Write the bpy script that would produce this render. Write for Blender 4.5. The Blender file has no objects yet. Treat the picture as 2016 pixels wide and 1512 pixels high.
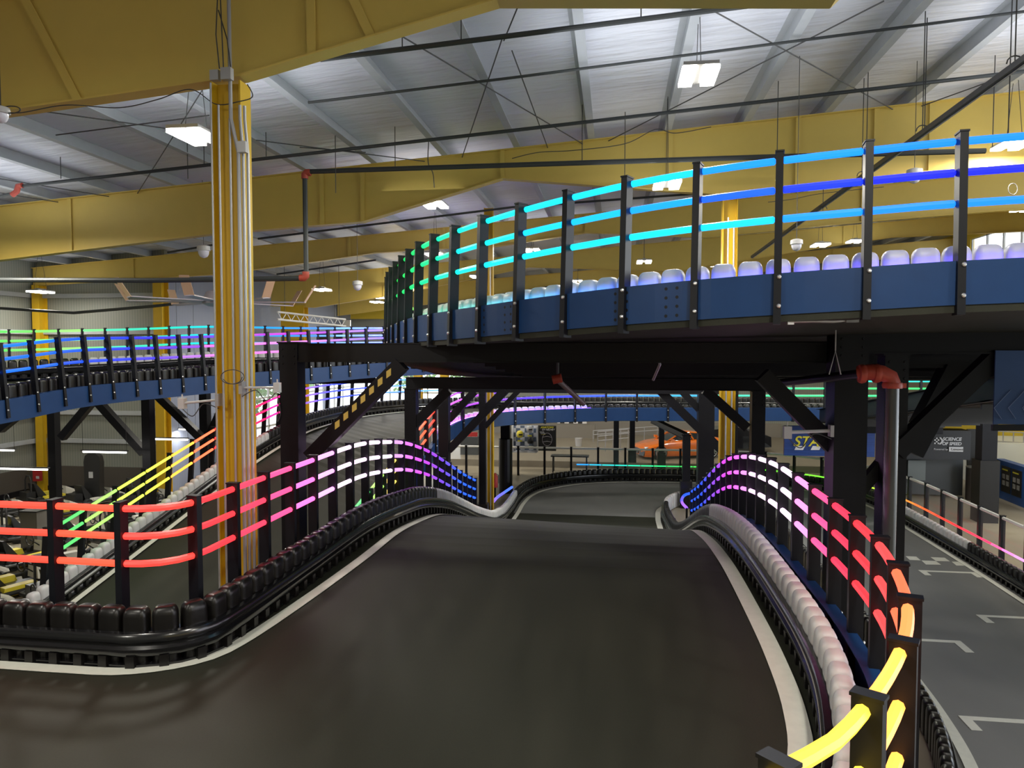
import bpy, math, random
from mathutils import Vector, Matrix
random.seed(7)
S = bpy.context.scene
COL = S.collection
# ------------------------------------------------------------------ camera, world, exposure
F = 1450.0; CX, CY = 1008.0, 756.0; EYE = 5.5
PH = math.atan(202/1450); TH = math.atan(66/1450)
cam = bpy.data.cameras.new('camera'); cam.sensor_width = 36; cam.lens = F/2016*36; cam.clip_end = 300
camo = bpy.data.objects.new('camera', cam); COL.objects.link(camo)
camo.location = (0, 0, EYE); camo.rotation_euler = (math.pi/2-TH, 0, PH); S.camera = camo
S.view_settings.view_transform = 'Standard'; S.view_settings.look = 'None'
S.view_settings.gamma = 1; S.view_settings.use_curve_mapping = False
S.view_settings.exposure = 0.58
W = bpy.data.worlds.new('daylight'); S.world = W; W.use_nodes = True
W.node_tree.nodes['Background'].inputs[0].default_value = (0.86, 0.93, 1.0, 1)
W.node_tree.nodes['Background'].inputs[1].default_value = 3.0
LAMP_W = 190.0; ROOF_FILL = 9.0
# ------------------------------------------------------------------ photo ray helpers (camera model above)
fw = (-math.sin(PH)*math.cos(TH), math.cos(PH)*math.cos(TH), -math.sin(TH))
rt = (math.cos(PH), math.sin(PH), 0)
up = (-math.sin(PH)*math.sin(TH), math.cos(PH)*math.sin(TH), math.cos(TH))
def ray(px, py):
    a = (px-CX)/F; b = (CY-py)/F
    return tuple(fw[i]+a*rt[i]+b*up[i] for i in range(3))
def K(px, py, z):
    r = ray(px, py); t = (z-EYE)/r[2]; return Vector((r[0]*t, r[1]*t, z))
def D(px, py, d):
    r = ray(px, py); t = d/(-r[0]*math.sin(PH)+r[1]*math.cos(PH)); return Vector((r[0]*t, r[1]*t, EYE+r[2]*t))
def Y_(px, py, Y):
    r = ray(px, py); t = Y/r[1]; return Vector((r[0]*t, Y, EYE+r[2]*t))
def X_(px, py, X):
    r = ray(px, py); t = X/r[0]; return Vector((X, r[1]*t, EYE+r[2]*t))
RZ0, RSL = 10.27, 0.072
def roofz(x): return RZ0+RSL*x
def R_(px, py, dz=0.0):
    r = ray(px, py); t = (RZ0+dz-EYE)/(r[2]-RSL*r[0]); return Vector((r[0]*t, r[1]*t, EYE+r[2]*t))
V = Vector
def lin(c):
    return tuple(((x/255)/12.92 if x/255 <= .04045 else ((x/255+.055)/1.055)**2.4) for x in c)
# ------------------------------------------------------------------ materials
MATS = {}
def mat(name, col, rough=.5, metal=0.0, var=.0, scale=8.0, bump=0.0, coat=0.0, spec=.5, stretch=None, trans=0.0, alpha=1.0, sss=0.0):
    if name in MATS: return MATS[name]
    m = bpy.data.materials.new(name); m.use_nodes = True; n = m.node_tree.nodes; L = m.node_tree.links
    b = n['Principled BSDF']; b.inputs['Base Color'].default_value = (*col, 1)
    b.inputs['Roughness'].default_value = rough; b.inputs['Metallic'].default_value = metal
    b.inputs['Specular IOR Level'].default_value = spec
    b.inputs['Coat Weight'].default_value = coat
    if trans: b.inputs['Transmission Weight'].default_value = trans
    if alpha < 1: b.inputs['Alpha'].default_value = alpha
    if sss:
        b.inputs['Subsurface Weight'].default_value = sss; b.inputs['Subsurface Scale'].default_value = .05
    if var or bump:
        tc = n.new('ShaderNodeTexCoord'); mp = n.new('ShaderNodeMapping'); L.new(tc.outputs['Object'], mp.inputs[0])
        if stretch: mp.inputs['Scale'].default_value = stretch
        nz = n.new('ShaderNodeTexNoise'); nz.inputs['Scale'].default_value = scale; nz.inputs['Detail'].default_value = 4
        L.new(mp.outputs[0], nz.inputs['Vector'])
        if var:
            mx = n.new('ShaderNodeMixRGB'); mx.inputs[1].default_value = (*[c*(1-var) for c in col], 1)
            mx.inputs[2].default_value = (*[min(1, c*(1+var)) for c in col], 1)
            L.new(nz.outputs['Fac'], mx.inputs[0]); L.new(mx.outputs[0], b.inputs['Base Color'])
        if bump:
            bp = n.new('ShaderNodeBump'); bp.inputs['Strength'].default_value = bump; bp.inputs['Distance'].default_value = .05
            L.new(nz.outputs['Fac'], bp.inputs['Height']); L.new(bp.outputs[0], b.inputs['Normal'])
    MATS[name] = m; return m
def emis(name, col, strength):
    if name in MATS: return MATS[name]
    m = bpy.data.materials.new(name); m.use_nodes = True; b = m.node_tree.nodes['Principled BSDF']
    b.inputs['Base Color'].default_value = (*[min(.25, c*.12) for c in col], 1); b.inputs['Roughness'].default_value = .4
    b.inputs['Emission Color'].default_value = (*col, 1); b.inputs['Emission Strength'].default_value = strength
    MATS[name] = m; return m
def led(rgb):
    q = tuple(int(round(c/12)*12) for c in rgb); q = tuple(min(255, c) for c in q)
    l = lin(q); e = [.012+.70*v*(1+1.6*(c/255)**12) for v, c in zip(l, q)]
    return emis('led_%d_%d_%d' % q, e, 1.0)
M_BLACK = mat('black_plastic', (.006, .0052, .005), .33, var=.25, scale=30, bump=.03, spec=.4)
M_BUMP = mat('black_bumper', (.006, .006, .007), .2, spec=.6, coat=.15)
M_WHITE = mat('white_plastic', (.48, .48, .48), .42, var=.04, scale=10, sss=.1)
M_BLUE = mat('blue_steel', (.006, .036, .125), .42, var=.12, scale=5, spec=.35)
M_STEEL = mat('black_steel', (.004, .004, .0065), .42, var=.25, scale=6, spec=.25)
M_POST = mat('black_post', (.0055, .006, .009), .42, spec=.28)
M_BOLT = mat('zinc_bolt', (.75, .75, .75), .3, .9)
M_YEL = mat('yellow_paint', (.62, .45, .10), .5, var=.06, scale=3)
M_YELD = mat('yellow_column_paint', (.58, .36, .012), .42, var=.08, scale=4)
M_PURL = mat('grey_purlin', (.40, .42, .44), .5, var=.1, scale=4)
M_PIPE = mat('dark_pipe', (.045, .05, .05), .5, .3)
M_RED = mat('red_pipe_fitting', (.42, .06, .035), .45, var=.15, scale=20)
M_GALV = mat('galvanized_conduit', (.40, .40, .41), .4, .6)
M_CABLE = mat('grey_cable', (.05, .05, .05), .6)
M_LINE = mat('white_line_paint', (.62, .62, .55), .6, var=.1, scale=12)
M_GLASS = mat('clear_panel', (.5, .52, .5), .05, alpha=.07)
M_CREAM = mat('cream_siding', (.62, .60, .50), .5)
M_RUB = mat('kart_rubber', (.015, .015, .015), .6)
M_DARKRED = mat('red_cloth', (.35, .02, .02), .5)
M_LAMPW = emis('lamp_panel', (1.0, .96, .85), 14)
M_TUBEW = emis('lamp_tube', (1.0, .97, .92), 5)
def asphalt():
    m = bpy.data.materials.new('dark_track'); m.use_nodes = True; n = m.node_tree.nodes; L = m.node_tree.links
    b = n['Principled BSDF']; b.inputs['Roughness'].default_value = .52; b.inputs['Specular IOR Level'].default_value = .22
    tc = n.new('ShaderNodeTexCoord')
    a = n.new('ShaderNodeTexNoise'); a.inputs['Scale'].default_value = 1.3; a.inputs['Detail'].default_value = 6
    mp = n.new('ShaderNodeMapping'); mp.inputs['Scale'].default_value = (2.6, .35, 1); mp.inputs['Rotation'].default_value = (0, 0, .35)
    L.new(tc.outputs['Object'], mp.inputs[0]); L.new(mp.outputs[0], a.inputs['Vector'])
    c = n.new('ShaderNodeTexNoise'); c.inputs['Scale'].default_value = 90; L.new(tc.outputs['Object'], c.inputs['Vector'])
    r = n.new('ShaderNodeValToRGB'); L.new(a.outputs['Fac'], r.inputs[0])
    r.color_ramp.elements[0].position = .3; r.color_ramp.elements[0].color = (.024, .0255, .0175, 1)
    r.color_ramp.elements[1].position = .7; r.color_ramp.elements[1].color = (.032, .033, .023, 1)
    mx = n.new('ShaderNodeMixRGB'); mx.blend_type = 'MULTIPLY'; mx.inputs[0].default_value = .35
    L.new(r.outputs[0], mx.inputs[1]); L.new(c.outputs['Fac'], mx.inputs[2]); L.new(mx.outputs[0], b.inputs['Base Color'])
    rr = n.new('ShaderNodeMapRange'); rr.inputs[3].default_value = .58; rr.inputs[4].default_value = .68
    L.new(a.outputs['Fac'], rr.inputs[0]); L.new(rr.outputs[0], b.inputs['Roughness'])
    return m
M_ASPH = asphalt()
M_GTRACK = mat('grey_track', (.17, .172, .168), .6, spec=.25, var=.12, scale=1.5, stretch=(1, .4, 1))
def roofmat():
    m = bpy.data.materials.new('roof_insulation'); m.use_nodes = True; n = m.node_tree.nodes; L = m.node_tree.links
    b = n['Principled BSDF']; b.inputs['Base Color'].default_value = (.68, .70, .77, 1); b.inputs['Roughness'].default_value = .36
    tc = n.new('ShaderNodeTexCoord'); mp = n.new('ShaderNodeMapping'); mp.inputs['Scale'].default_value = (.5, 2.6, 1)
    nz = n.new('ShaderNodeTexNoise'); nz.inputs['Scale'].default_value = 1.6; nz.inputs['Detail'].default_value = 3
    L.new(tc.outputs['Object'], mp.inputs[0]); L.new(mp.outputs[0], nz.inputs['Vector'])
    bp = n.new('ShaderNodeBump'); bp.inputs['Strength'].default_value = .5; bp.inputs['Distance'].default_value = .12
    L.new(nz.outputs['Fac'], bp.inputs['Height']); L.new(bp.outputs[0], b.inputs['Normal'])
    return m
M_ROOF = roofmat()
def siding(name, c1, c2, n_=4.0, vertical=True):
    m = bpy.data.materials.new(name); m.use_nodes = True; n = m.node_tree.nodes; L = m.node_tree.links
    b = n['Principled BSDF']; b.inputs['Roughness'].default_value = .5
    tc = n.new('ShaderNodeTexCoord'); w = n.new('ShaderNodeTexWave'); w.inputs['Scale'].default_value = n_
    mp = n.new('ShaderNodeMapping'); L.new(tc.outputs['Object'], mp.inputs[0]); L.new(mp.outputs[0], w.inputs['Vector'])
    if vertical: mp.inputs['Rotation'].default_value = (0, 0, math.pi/4)
    else: mp.inputs['Rotation'].default_value = (0, math.pi/2, 0)
    w.inputs['Distortion'].default_value = 0
    mx = n.new('ShaderNodeMixRGB'); mx.inputs[1].default_value = (*c1, 1); mx.inputs[2].default_value = (*c2, 1)
    L.new(w.outputs['Fac'], mx.inputs[0]); L.new(mx.outputs[0], b.inputs['Base Color'])
    bp = n.new('ShaderNodeBump'); bp.inputs['Strength'].default_value = .3; L.new(w.outputs['Fac'], bp.inputs['Height']); L.new(bp.outputs[0], b.inputs['Normal'])
    return m
M_SIDE = siding('wall_siding', (.20, .215, .19), (.26, .265, .23))
M_SIDEB = siding('bluish_siding', (.20, .23, .31), (.25, .28, .37))
def checker(name, c1, c2, scale):
    m = bpy.data.materials.new(name); m.use_nodes = True; n = m.node_tree.nodes; L = m.node_tree.links
    tc = n.new('ShaderNodeTexCoord'); ck = n.new('ShaderNodeTexChecker'); ck.inputs['Scale'].default_value = scale
    mp = n.new('ShaderNodeMapping'); mp.inputs['Location'].default_value = (.013, .017, .011)
    L.new(tc.outputs['Object'], mp.inputs[0]); L.new(mp.outputs[0], ck.inputs['Vector'])
    ck.inputs[1].default_value = (*c1, 1); ck.inputs[2].default_value = (*c2, 1); L.new(ck.outputs[0], n['Principled BSDF'].inputs['Base Color'])
    return m
# ------------------------------------------------------------------ mesh builder
class MB:
    def __init__(s): s.v = []; s.f = []; s.m = []; s.k = 0
    def face(s, idx): s.f.append(idx); s.m.append(s.k)
    def box(s, c, size, M=None, taper=1.0):
        c = V(c); hx, hy, hz = size[0]/2, size[1]/2, size[2]/2; i = len(s.v)
        for z in (-1, 1):
            t = taper if z > 0 else 1
            for x, y in ((-1, -1), (1, -1), (1, 1), (-1, 1)):
                p = V((x*hx*t, y*hy*t, z*hz))
                if M is not None: p = M @ p
                s.v.append(p+c)
        for q in ((3, 2, 1, 0), (4, 5, 6, 7), (0, 1, 5, 4), (1, 2, 6, 5), (2, 3, 7, 6), (3, 0, 4, 7)): s.face([i+a for a in q])
        return s
    def bar(s, a, b, w, h, upv=(0, 0, 1)):
        a = V(a); b = V(b); d = b-a; l = d.length; d.normalize(); u = V(upv)
        if abs(d.dot(u)) > .99: u = V((0, 1, 0))
        r = d.cross(u).normalized(); u = r.cross(d)
        M = Matrix((r, d, u)).transposed(); return s.box((a+b)/2, (w, l, h), M)
    def tube(s, pts, r, n=8, caps=True, rnd=False):
        pts = [V(p) for p in pts]; rs = [r]*len(pts) if not isinstance(r, (list, tuple)) else list(r)
        if rnd:
            d0 = (pts[1]-pts[0]).normalized(); d1 = (pts[-1]-pts[-2]).normalized(); q = rs[0]
            pts = [pts[0], pts[0]+d0*q*.4]+pts[1:-1]+[pts[-1]-d1*q*.4, pts[-1]]
            rs = [q*.55, q]+rs[1:-1]+[q, q*.55]
        i0 = len(s.v); prev = None
        for j, p in enumerate(pts):
            t = (pts[min(j+1, len(pts)-1)]-pts[max(j-1, 0)])
            t = t.normalized() if t.length > 1e-9 else V((0, 0, 1))
            if prev is None:
                u = V((0, 0, 1)) if abs(t.z) < .95 else V((1, 0, 0))
            else: u = prev
            r_ = t.cross(u).normalized(); u = r_.cross(t).normalized(); prev = u
            for k in range(n):
                a = 2*math.pi*k/n; s.v.append(p+(r_*math.cos(a)+u*math.sin(a))*rs[j])
        for j in range(len(pts)-1):
            for k in range(n):
                a = i0+j*n+k; b = i0+j*n+(k+1) % n; s.face([a, b, b+n, a+n])
        if caps:
            s.face([i0+k for k in range(n)][::-1]); e = i0+(len(pts)-1)*n; s.face([e+k for k in range(n)])
        return s
    def lathe(s, prof, n=16, c=(0, 0, 0), M=None):
        i0 = len(s.v); c = V(c)
        for r, z in prof:
            for k in range(n):
                a = 2*math.pi*k/n; p = V((r*math.cos(a), r*math.sin(a), z)); s.v.append((M @ p if M is not None else p)+c)
        for j in range(len(prof)-1):
            for k in range(n):
                a = i0+j*n+k; b = i0+j*n+(k+1) % n; s.face([a, b, b+n, a+n])
        s.face([i0+k for k in range(n)][::-1]); e = i0+(len(prof)-1)*n; s.face([e+k for k in range(n)])
        return s
    def prism(s, poly, off):
        off = V(off); i = len(s.v); n = len(poly)
        for p in poly: s.v.append(V(p))
        for p in poly: s.v.append(V(p)+off)
        s.face(list(range(n))[::-1]); s.face([i_+n for i_ in range(n)])
        s.f[-2] = [i+a for a in s.f[-2]]; s.f[-1] = [i+a for a in s.f[-1]]
        for k in range(n): s.face([i+k, i+(k+1) % n, i+n+(k+1) % n, i+n+k])
        return s
    def loft(s, rings, closed=True, caps=True):
        i0 = len(s.v); n = len(rings[0])
        for r in rings:
            for p in r: s.v.append(V(p))
        for j in range(len(rings)-1):
            for k in range(n if closed else n-1):
                a = i0+j*n+k; b = i0+j*n+(k+1) % n; s.face([a, b, b+n, a+n])
        if caps: s.face([i0+k for k in range(n)][::-1]); e = i0+(len(rings)-1)*n; s.face([e+k for k in range(n)])
        return s
    def mesh(s, name, mats, smooth=False):
        me = bpy.data.meshes.new(name); me.from_pydata([tuple(p) for p in s.v], [], s.f)
        for m in (mats if isinstance(mats, (list, tuple)) else [mats]): me.materials.append(m)
        me.polygons.foreach_set('material_index', s.m)
        if smooth:
            me.polygons.foreach_set('use_smooth', [True]*len(s.f))
        me.validate(); me.update()
        if smooth and hasattr(me, 'set_sharp_from_angle'): me.set_sharp_from_angle(angle=math.radians(40))
        return me
def link(name, me, parent=None, M=None):
    o = bpy.data.objects.new(name, me); COL.objects.link(o)
    if parent is not None:
        o.parent = parent; o.matrix_parent_inverse = parent.matrix_basis.inverted()
    if M is not None: o.matrix_basis = M
    return o
def obj(name, mb, mats, parent=None, smooth=False, label=None):
    o = link(name, mb.mesh(name, mats, smooth), parent)
    if label: o['label'] = label
    return o
def tag(o, label, cat, group=None, kind=None):
    o['label'] = label; o['category'] = cat
    if group: o['group'] = group
    if kind: o['kind'] = kind
    return o
def thing(name, label, cat, loc=(0, 0, 0), group=None):
    o = bpy.data.objects.new(name, None); COL.objects.link(o); o.empty_display_size = .2
    o.matrix_basis = Matrix.Translation(V(loc)); return tag(o, label, cat, group)
def struct(name, mb, m):
    o = obj(name, mb, m); o['kind'] = 'structure'; return o
# ------------------------------------------------------------------ paths
class Path:
    def __init__(s, pts, sub=10, smooth=True):
        pts = [V(p) for p in pts]; q = []
        if smooth and len(pts) > 2:
            for i in range(len(pts)-1):
                p0 = pts[max(i-1, 0)]; p1 = pts[i]; p2 = pts[i+1]; p3 = pts[min(i+2, len(pts)-1)]
                for j in range(sub):
                    t = j/sub
                    a = (2*p1+(p2-p0)*t+(2*p0-5*p1+4*p2-p3)*t*t+(3*p1-p0-3*p2+p3)*t**3)*.5
                    q.append(a)
            q.append(pts[-1])
        else: q = pts
        s.p = q; s.s = [0]
        for a, b in zip(q, q[1:]): s.s.append(s.s[-1]+(b-a).length)
        s.L = s.s[-1]
    def at(s, d):
        d = max(0, min(s.L, d)); lo = 0; hi = len(s.s)-1
        while hi-lo > 1:
            m = (lo+hi)//2
            if s.s[m] <= d: lo = m
            else: hi = m
        t = (d-s.s[lo])/max(1e-9, s.s[hi]-s.s[lo])
        return s.p[lo].lerp(s.p[hi], t)
    def tan(s, d):
        a = s.at(d-.05); b = s.at(d+.05); return (b-a).normalized()
    def right(s, d):
        t = s.tan(d); t.z = 0; t.normalize(); return V((t.y, -t.x, 0))
    def pos(s, d, off=0, h=0):
        return s.at(d)+s.right(d)*off+V((0, 0, h))
    def samples(s, a=0, b=None, step=.15):
        b = s.L if b is None else b; n = max(1, int(math.ceil((b-a)/step))); return [a+(b-a)*i/n for i in range(n+1)]
def sweep(mb, path, prof, a=0, b=None, step=.2):
    rings = [[path.pos(d, o, h) for o, h in prof] for d in path.samples(a, b, step)]
    mb.loft(rings); return mb
def ramp(stops, t):
    if t <= stops[0][0]: return stops[0][1]
    for (a, c), (b, e) in zip(stops, stops[1:]):
        if t <= b:
            u = (t-a)/max(1e-9, b-a); return tuple(c[i]+(e[i]-c[i])*u for i in range(3))
    return stops[-1][1]
# ------------------------------------------------------------------ LED guard railing
def post_mesh(side, h0=-.08, h1=1.34, wid=.115, th=.06):
    mb = MB(); mb.box((0, 0, (h0+h1)/2), (th, wid, h1-h0))
    mb.box((0, 0, h1+.006), (th+.012, wid+.012, .014))
    mb.k = 1
    for z in (.07, .31):
        M = Matrix.Rotation(-side*math.pi/2, 3, 'X')
        mb.lathe([(.019, 0), (.017, .012), (.009, .018)], 8, (-.012, side*wid/2, z), M)
    return mb.mesh('post', [M_POST, M_BOLT])
PM = {1: post_mesh(1), -1: post_mesh(-1)}
HT = (1.29, 1.045, .80)
def railing(label, path, spacing, cols, side=1, lean=0.0, start=.1, tubes=(0, 1, 2), end=None, group='light tube railings along the tracks', cmap=None, hs=HT, tr=.031):
    """side=+1: outer side is left of the path direction (local +y)."""
    t = thing('light_tube_railing', label, 'railing', path.at(start), group)
    S_ = []; d = start; end = path.L-.05 if end is None else end
    while d <= end: S_.append(d); d += spacing
    fr = {}
    for d in S_:
        tg = path.tan(d); tg.z = 0; tg.normalize(); left = V((-tg.y, tg.x, 0)); p = path.at(d)
        upv = V((0, 0, 1))-left*side*lean; upv.normalize()
        M = Matrix((tg, left, upv)).transposed().to_4x4(); M.translation = p
        link('post', PM[side], t, M); fr[d] = (left, upv)
    for a, b in zip(S_, S_[1:]):
        n = max(2, int((b-a)/.14))
        for k in tubes:
            pts = []
            for i in range(n+1):
                d = a+.028+(b-a-.056)*i/n
                tg = path.tan(d); tg.z = 0; tg.normalize(); left = V((-tg.y, tg.x, 0))
                upv = (V((0, 0, 1))-left*side*lean).normalized()
                pts.append(path.at(d)+upv*hs[k]-left*side*.012)
            mid = (a+b)/2
            key = cmap(path.at(mid)) if cmap else mid/path.L
            c = cols[k] if isinstance(cols[0], list) else cols
            obj('light_tube', MB().tube(pts, tr, 8, rnd=True), led(ramp(c, key)), t, smooth=True)
    return t
# ------------------------------------------------------------------ plastic block barrier
def block_mesh(m, w=.210, dep=.165, h=.49, bumper=True):
    mb = MB(); rings = []; r = .07
    def ring(sx, sy, z, rr):
        pts = []
        for cx, cy, a0 in ((1, 1, 0), (-1, 1, 90), (-1, -1, 180), (1, -1, 270)):
            for a in (0, 30, 60, 90):
                an = math.radians(a0+a); pts.append(V((cx*(sx-rr)+rr*math.cos(an), cy*(sy-rr)+rr*math.sin(an), z)))
        return pts
    for z, s in ((0.005, 1.0), (h*.5, 1.0), (h-r*1.1, .97)): rings.append(ring(w/2*s, dep/2*s, z, .05))
    for a in (22, 45, 68, 88):
        an = math.radians(a); q = r*.72*(1-math.cos(an)); rings.append(ring(w/2*.97-q, dep/2*.97-q, h-r*1.1+r*1.1*math.sin(an), max(.008, .05-q*.75)))
    mb.loft(rings); return mb
def block_set(m, name):
    out = {}
    for side in (-1, 0, 1):
        mb = block_mesh(m)
        if side: mb.k = 1; mb.box((0, -side*.115, .055), (.075, .07, .105))
        out[side] = mb.mesh('barrier_block', [m, M_BLACK], smooth=True)
    return out
BM = {'black': block_set(M_BLACK, 'b'), 'white': block_set(M_WHITE, 'w')}
def barrier(label, path, color, side=1, a=0, b=None, pitch=.228, bumper=True, group='plastic block barriers along the track edges', gap_white=False):
    """side=+1: the track lies to the right of the path direction."""
    b = path.L if b is None else b
    t = thing('block_barrier', label, 'barrier', path.at(a), group)
    n = max(1, int((b-a)/pitch)); st = (b-a)/n
    for i in range(n):
        d = a+(i+.5)*st; tg = path.tan(d); tz = tg.copy(); tz.z = 0; tz.normalize(); left = V((-tz.y, tz.x, 0))
        M = Matrix((tz, left, V((0, 0, 1)))).transposed().to_4x4(); M.translation = path.at(d)
        link('barrier_block', BM[color][side if bumper else 0], t, M)
    if bumper:
        o0 = side*.085
        prof = [(o0, .10), (o0+side*.045, .10), (o0+side*.065, .125), (o0+side*.065, .165), (o0+side*.04, .19), (o0+side*.04, .205), (o0+side*.065, .23), (o0+side*.065, .27), (o0+side*.045, .295), (o0, .30)]
        if side < 0: prof = prof[::-1]
        mb = MB(); sweep(mb, path, prof, a, b, .12)
        q = [(o0-side*.02, 0.003), (o0+side*.045, 0.003), (o0+side*.045, .03), (o0-side*.02, .03)]
        if side < 0: q = q[::-1]
        sweep(mb, path, q, a, b, .15)
        obj('bumper_rail', mb, M_BUMP, t, smooth=True)
    return t
# ------------------------------------------------------------------ elevated track
def deck(mb, A, B, n=80, thick=.06):
    """ribbon between two paths at equal fractions"""
    ra = [A.at(A.L*i/n) for i in range(n+1)]; rb = [B.at(B.L*i/n) for i in range(n+1)]
    rings = [[a, b, b-V((0, 0, thick)), a-V((0, 0, thick))] for a, b in zip(ra, rb)]
    mb.loft(rings); return mb
def ribbon(mb, path, off, w, h=.006, a=0, b=None, step=.2):
    return sweep(mb, path, [(off-w/2, h), (off+w/2, h), (off+w/2, h-.004), (off-w/2, h-.004)], a, b, step)
def fascia(mb, path, side, off=.075, z0=-.05, z1=.39, a=0, b=None):
    """side +1: outside is left of direction; web plus flanges turned inward"""
    o = -side*off; t = side*.012; f = side*.11
    sweep(mb, path, [(o, z0), (o-t, z0), (o-t, z1), (o, z1)][::1 if side < 0 else -1], a, b, .25)
    for z in (z0, z1-.012):
        sweep(mb, path, [(o, z), (o+f, z), (o+f, z+.012), (o, z+.012)], a, b, .25)
    return mb
# ================================================================== BUILDING SHELL
XL, YE, XB, YB, XR = -22.3, 25.95, -16.9, 46.0, 18.5
mb = MB(); mb.box((2, 20, -.15), (60, 62, .3)); struct('floor', mb, mat('concrete_floor', (.29, .25, .18), .35, var=.12, scale=1.2, spec=.4))
mb = MB(); mb.prism([(XL-.3, -6, roofz(XL-.3)+.26), (28, -6, roofz(28)+.26), (28, 46.4, roofz(28)+.26), (XL-.3, 46.4, roofz(XL-.3)+.26)][::-1], (0, 0, .12))
struct('ceiling', mb, M_ROOF)
def wall_seg(mb, a, b, z0, z1, th=.2):
    a = V((*a, 0)); b = V((*b, 0)); d = (b-a).normalized(); n = V((-d.y, d.x, 0))*th
    mb.prism([a+V((0, 0, z0)), b+V((0, 0, z0)), b+V((0, 0, z1)), a+V((0, 0, z1))], n)
mb = MB(); wall_seg(mb, (XL, -6), (XL, YE), 0, 8.95); struct('wall_left', mb, M_SIDE)
mb = MB(); wall_seg(mb, (XL, YE), (XB, YE), 0, 9.4); struct('wall_left_end', mb, M_SIDE)
mb = MB()
for a, b, z0, z1 in [(YE+.2, 33, 0, 9.3), (33, YB, 4.6, 9.3), (33, YB, 0, .35), (36.8, 37.6, .35, 4.6), (41.5, 42.2, .35, 4.6)]: wall_seg(mb, (XB, a), (XB, b), z0, z1)
struct('wall_left_rear', mb, M_SIDEB)
mb = MB()
for a, b, z0, z1 in [(XB, XR, 5.2, 12), (-9.4, XR, 0, 5.2), (XB, -9.4, 0, .35)]: wall_seg(mb, (a, YB), (b, YB), z0, z1)
struct('wall_back', mb, M_SIDE)
mb = MB()
for a, b, z0, z1 in [(26, 34, 0, 12), (34, 42, 0, 9.7), (34, 42, 11.35, 12), (42, YB, 0, 12)]: wall_seg(mb, (XR, a), (XR, b), z0, z1, -.2)
struct('wall_right', mb, mat('yellow_siding', (.75, .55, .05), .5, var=.05))
mb = MB(); wall_seg(mb, (XL, -6.2), (28, -6.2), 0, 12.5); struct('wall_front', mb, M_SIDE)
M_FRAME = mat('grey_window_frame', (.45, .45, .44), .5)
M_PANE = mat('window_pane', (.95, .98, 1), .03, alpha=.10)
def window(n, a, b, z0, z1, cols, rows, normal):
    a = V(a); b = V(b); mb = MB(); d = (b-a); L = d.length; d.normalize(); w = .09
    for i in range(cols+1):
        p = a+d*(L*i/cols); mb.box(p+V((0, 0, (z0+z1)/2)), (w, w, z1-z0))
    for j in range(rows+1): mb.bar(a+V((0, 0, z0+(z1-z0)*j/rows)), b+V((0, 0, z0+(z1-z0)*j/rows)), w, w)
    o = obj('window_%d' % n, mb, M_FRAME); o['kind'] = 'structure'
    mb = MB(); nn = V(normal)*.01; mb.prism([a+V((0, 0, z0)), b+V((0, 0, z0)), b+V((0, 0, z1)), a+V((0, 0, z1))], nn); obj('window_pane', mb, M_PANE, o)
window(1, (XB-.1, 33, 0), (XB-.1, YB, 0), .35, 4.6, 9, 3, (1, 0, 0))
window(2, (XB, YB+.1, 0), (-9.4, YB+.1, 0), .35, 5.2, 6, 4, (0, -1, 0))
window(3, (XR+.1, 34, 0), (XR+.1, 42, 0), 9.7, 11.35, 5, 1, (-1, 0, 0))
# girts and dark base on the left walls
for n, zz in enumerate((.12, 2.0, 3.1, 6.2, 7.6)):
    mb = MB(); mb.box((XL+.07, 10, zz), (.1, 31.6, .16 if n else .2)); mb.box(((XL+XB)/2, YE-.07, zz), (XB-XL, .1, .16 if n else .2))
    struct('trim_%d' % (n+1), mb, M_PURL if n else M_STEEL)
mb = MB(); mb.box((XL+.05, 10, .5), (.08, 31.8, 1.0)); mb.box(((XL+XB)/2+.05, YE-.05, .5), (XB-XL-.2, .08, 1.0)); struct('baseboard_left', mb, mat('dark_kerb', (.07, .06, .05), .6))
mb = MB(); mb.box((-1.5, YB-.06, .55), (XR-(-9.4)-5, .1, 1.1)); struct('baseboard_back', mb, mat('grey_kerb', (.22, .2, .17), .6))
ORD = ['zeroth', 'first', 'second', 'third', 'fourth', 'fifth', 'sixth', 'seventh', 'eighth', 'ninth', 'tenth', 'eleventh', 'twelfth', 'thirteenth', 'fourteenth', 'fifteenth', 'sixteenth', 'seventeenth', 'eighteenth', 'nineteenth', 'twentieth', 'twenty-first', 'twenty-second', 'twenty-third', 'twenty-fourth', 'twenty-fifth', 'twenty-sixth']
# ------------------------------------------------------------------ roof purlins
for i in range(-13, 16):
    x = -.6+1.68*i
    if x < XL+.4 or x > 17.5: continue
    y0, y1 = -5.5, (YE if x < XB else YB-.1)
    z = roofz(x); mb = MB()
    mb.box((x, (y0+y1)/2, z+.13), (.014, y1-y0, .25)); mb.box((x+.055, (y0+y1)/2, z+.01), (.15, y1-y0, .014)); mb.box((x-.055, (y0+y1)/2, z+.25), (.12, y1-y0, .014))
    PN = globals().get('PN', 0)+1
    tag(obj('roof_purlin', mb, M_PURL), 'long grey steel purlin under the white ceiling, %s from the left' % ORD[PN], 'purlin', 'grey purlins under the ceiling')
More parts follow.
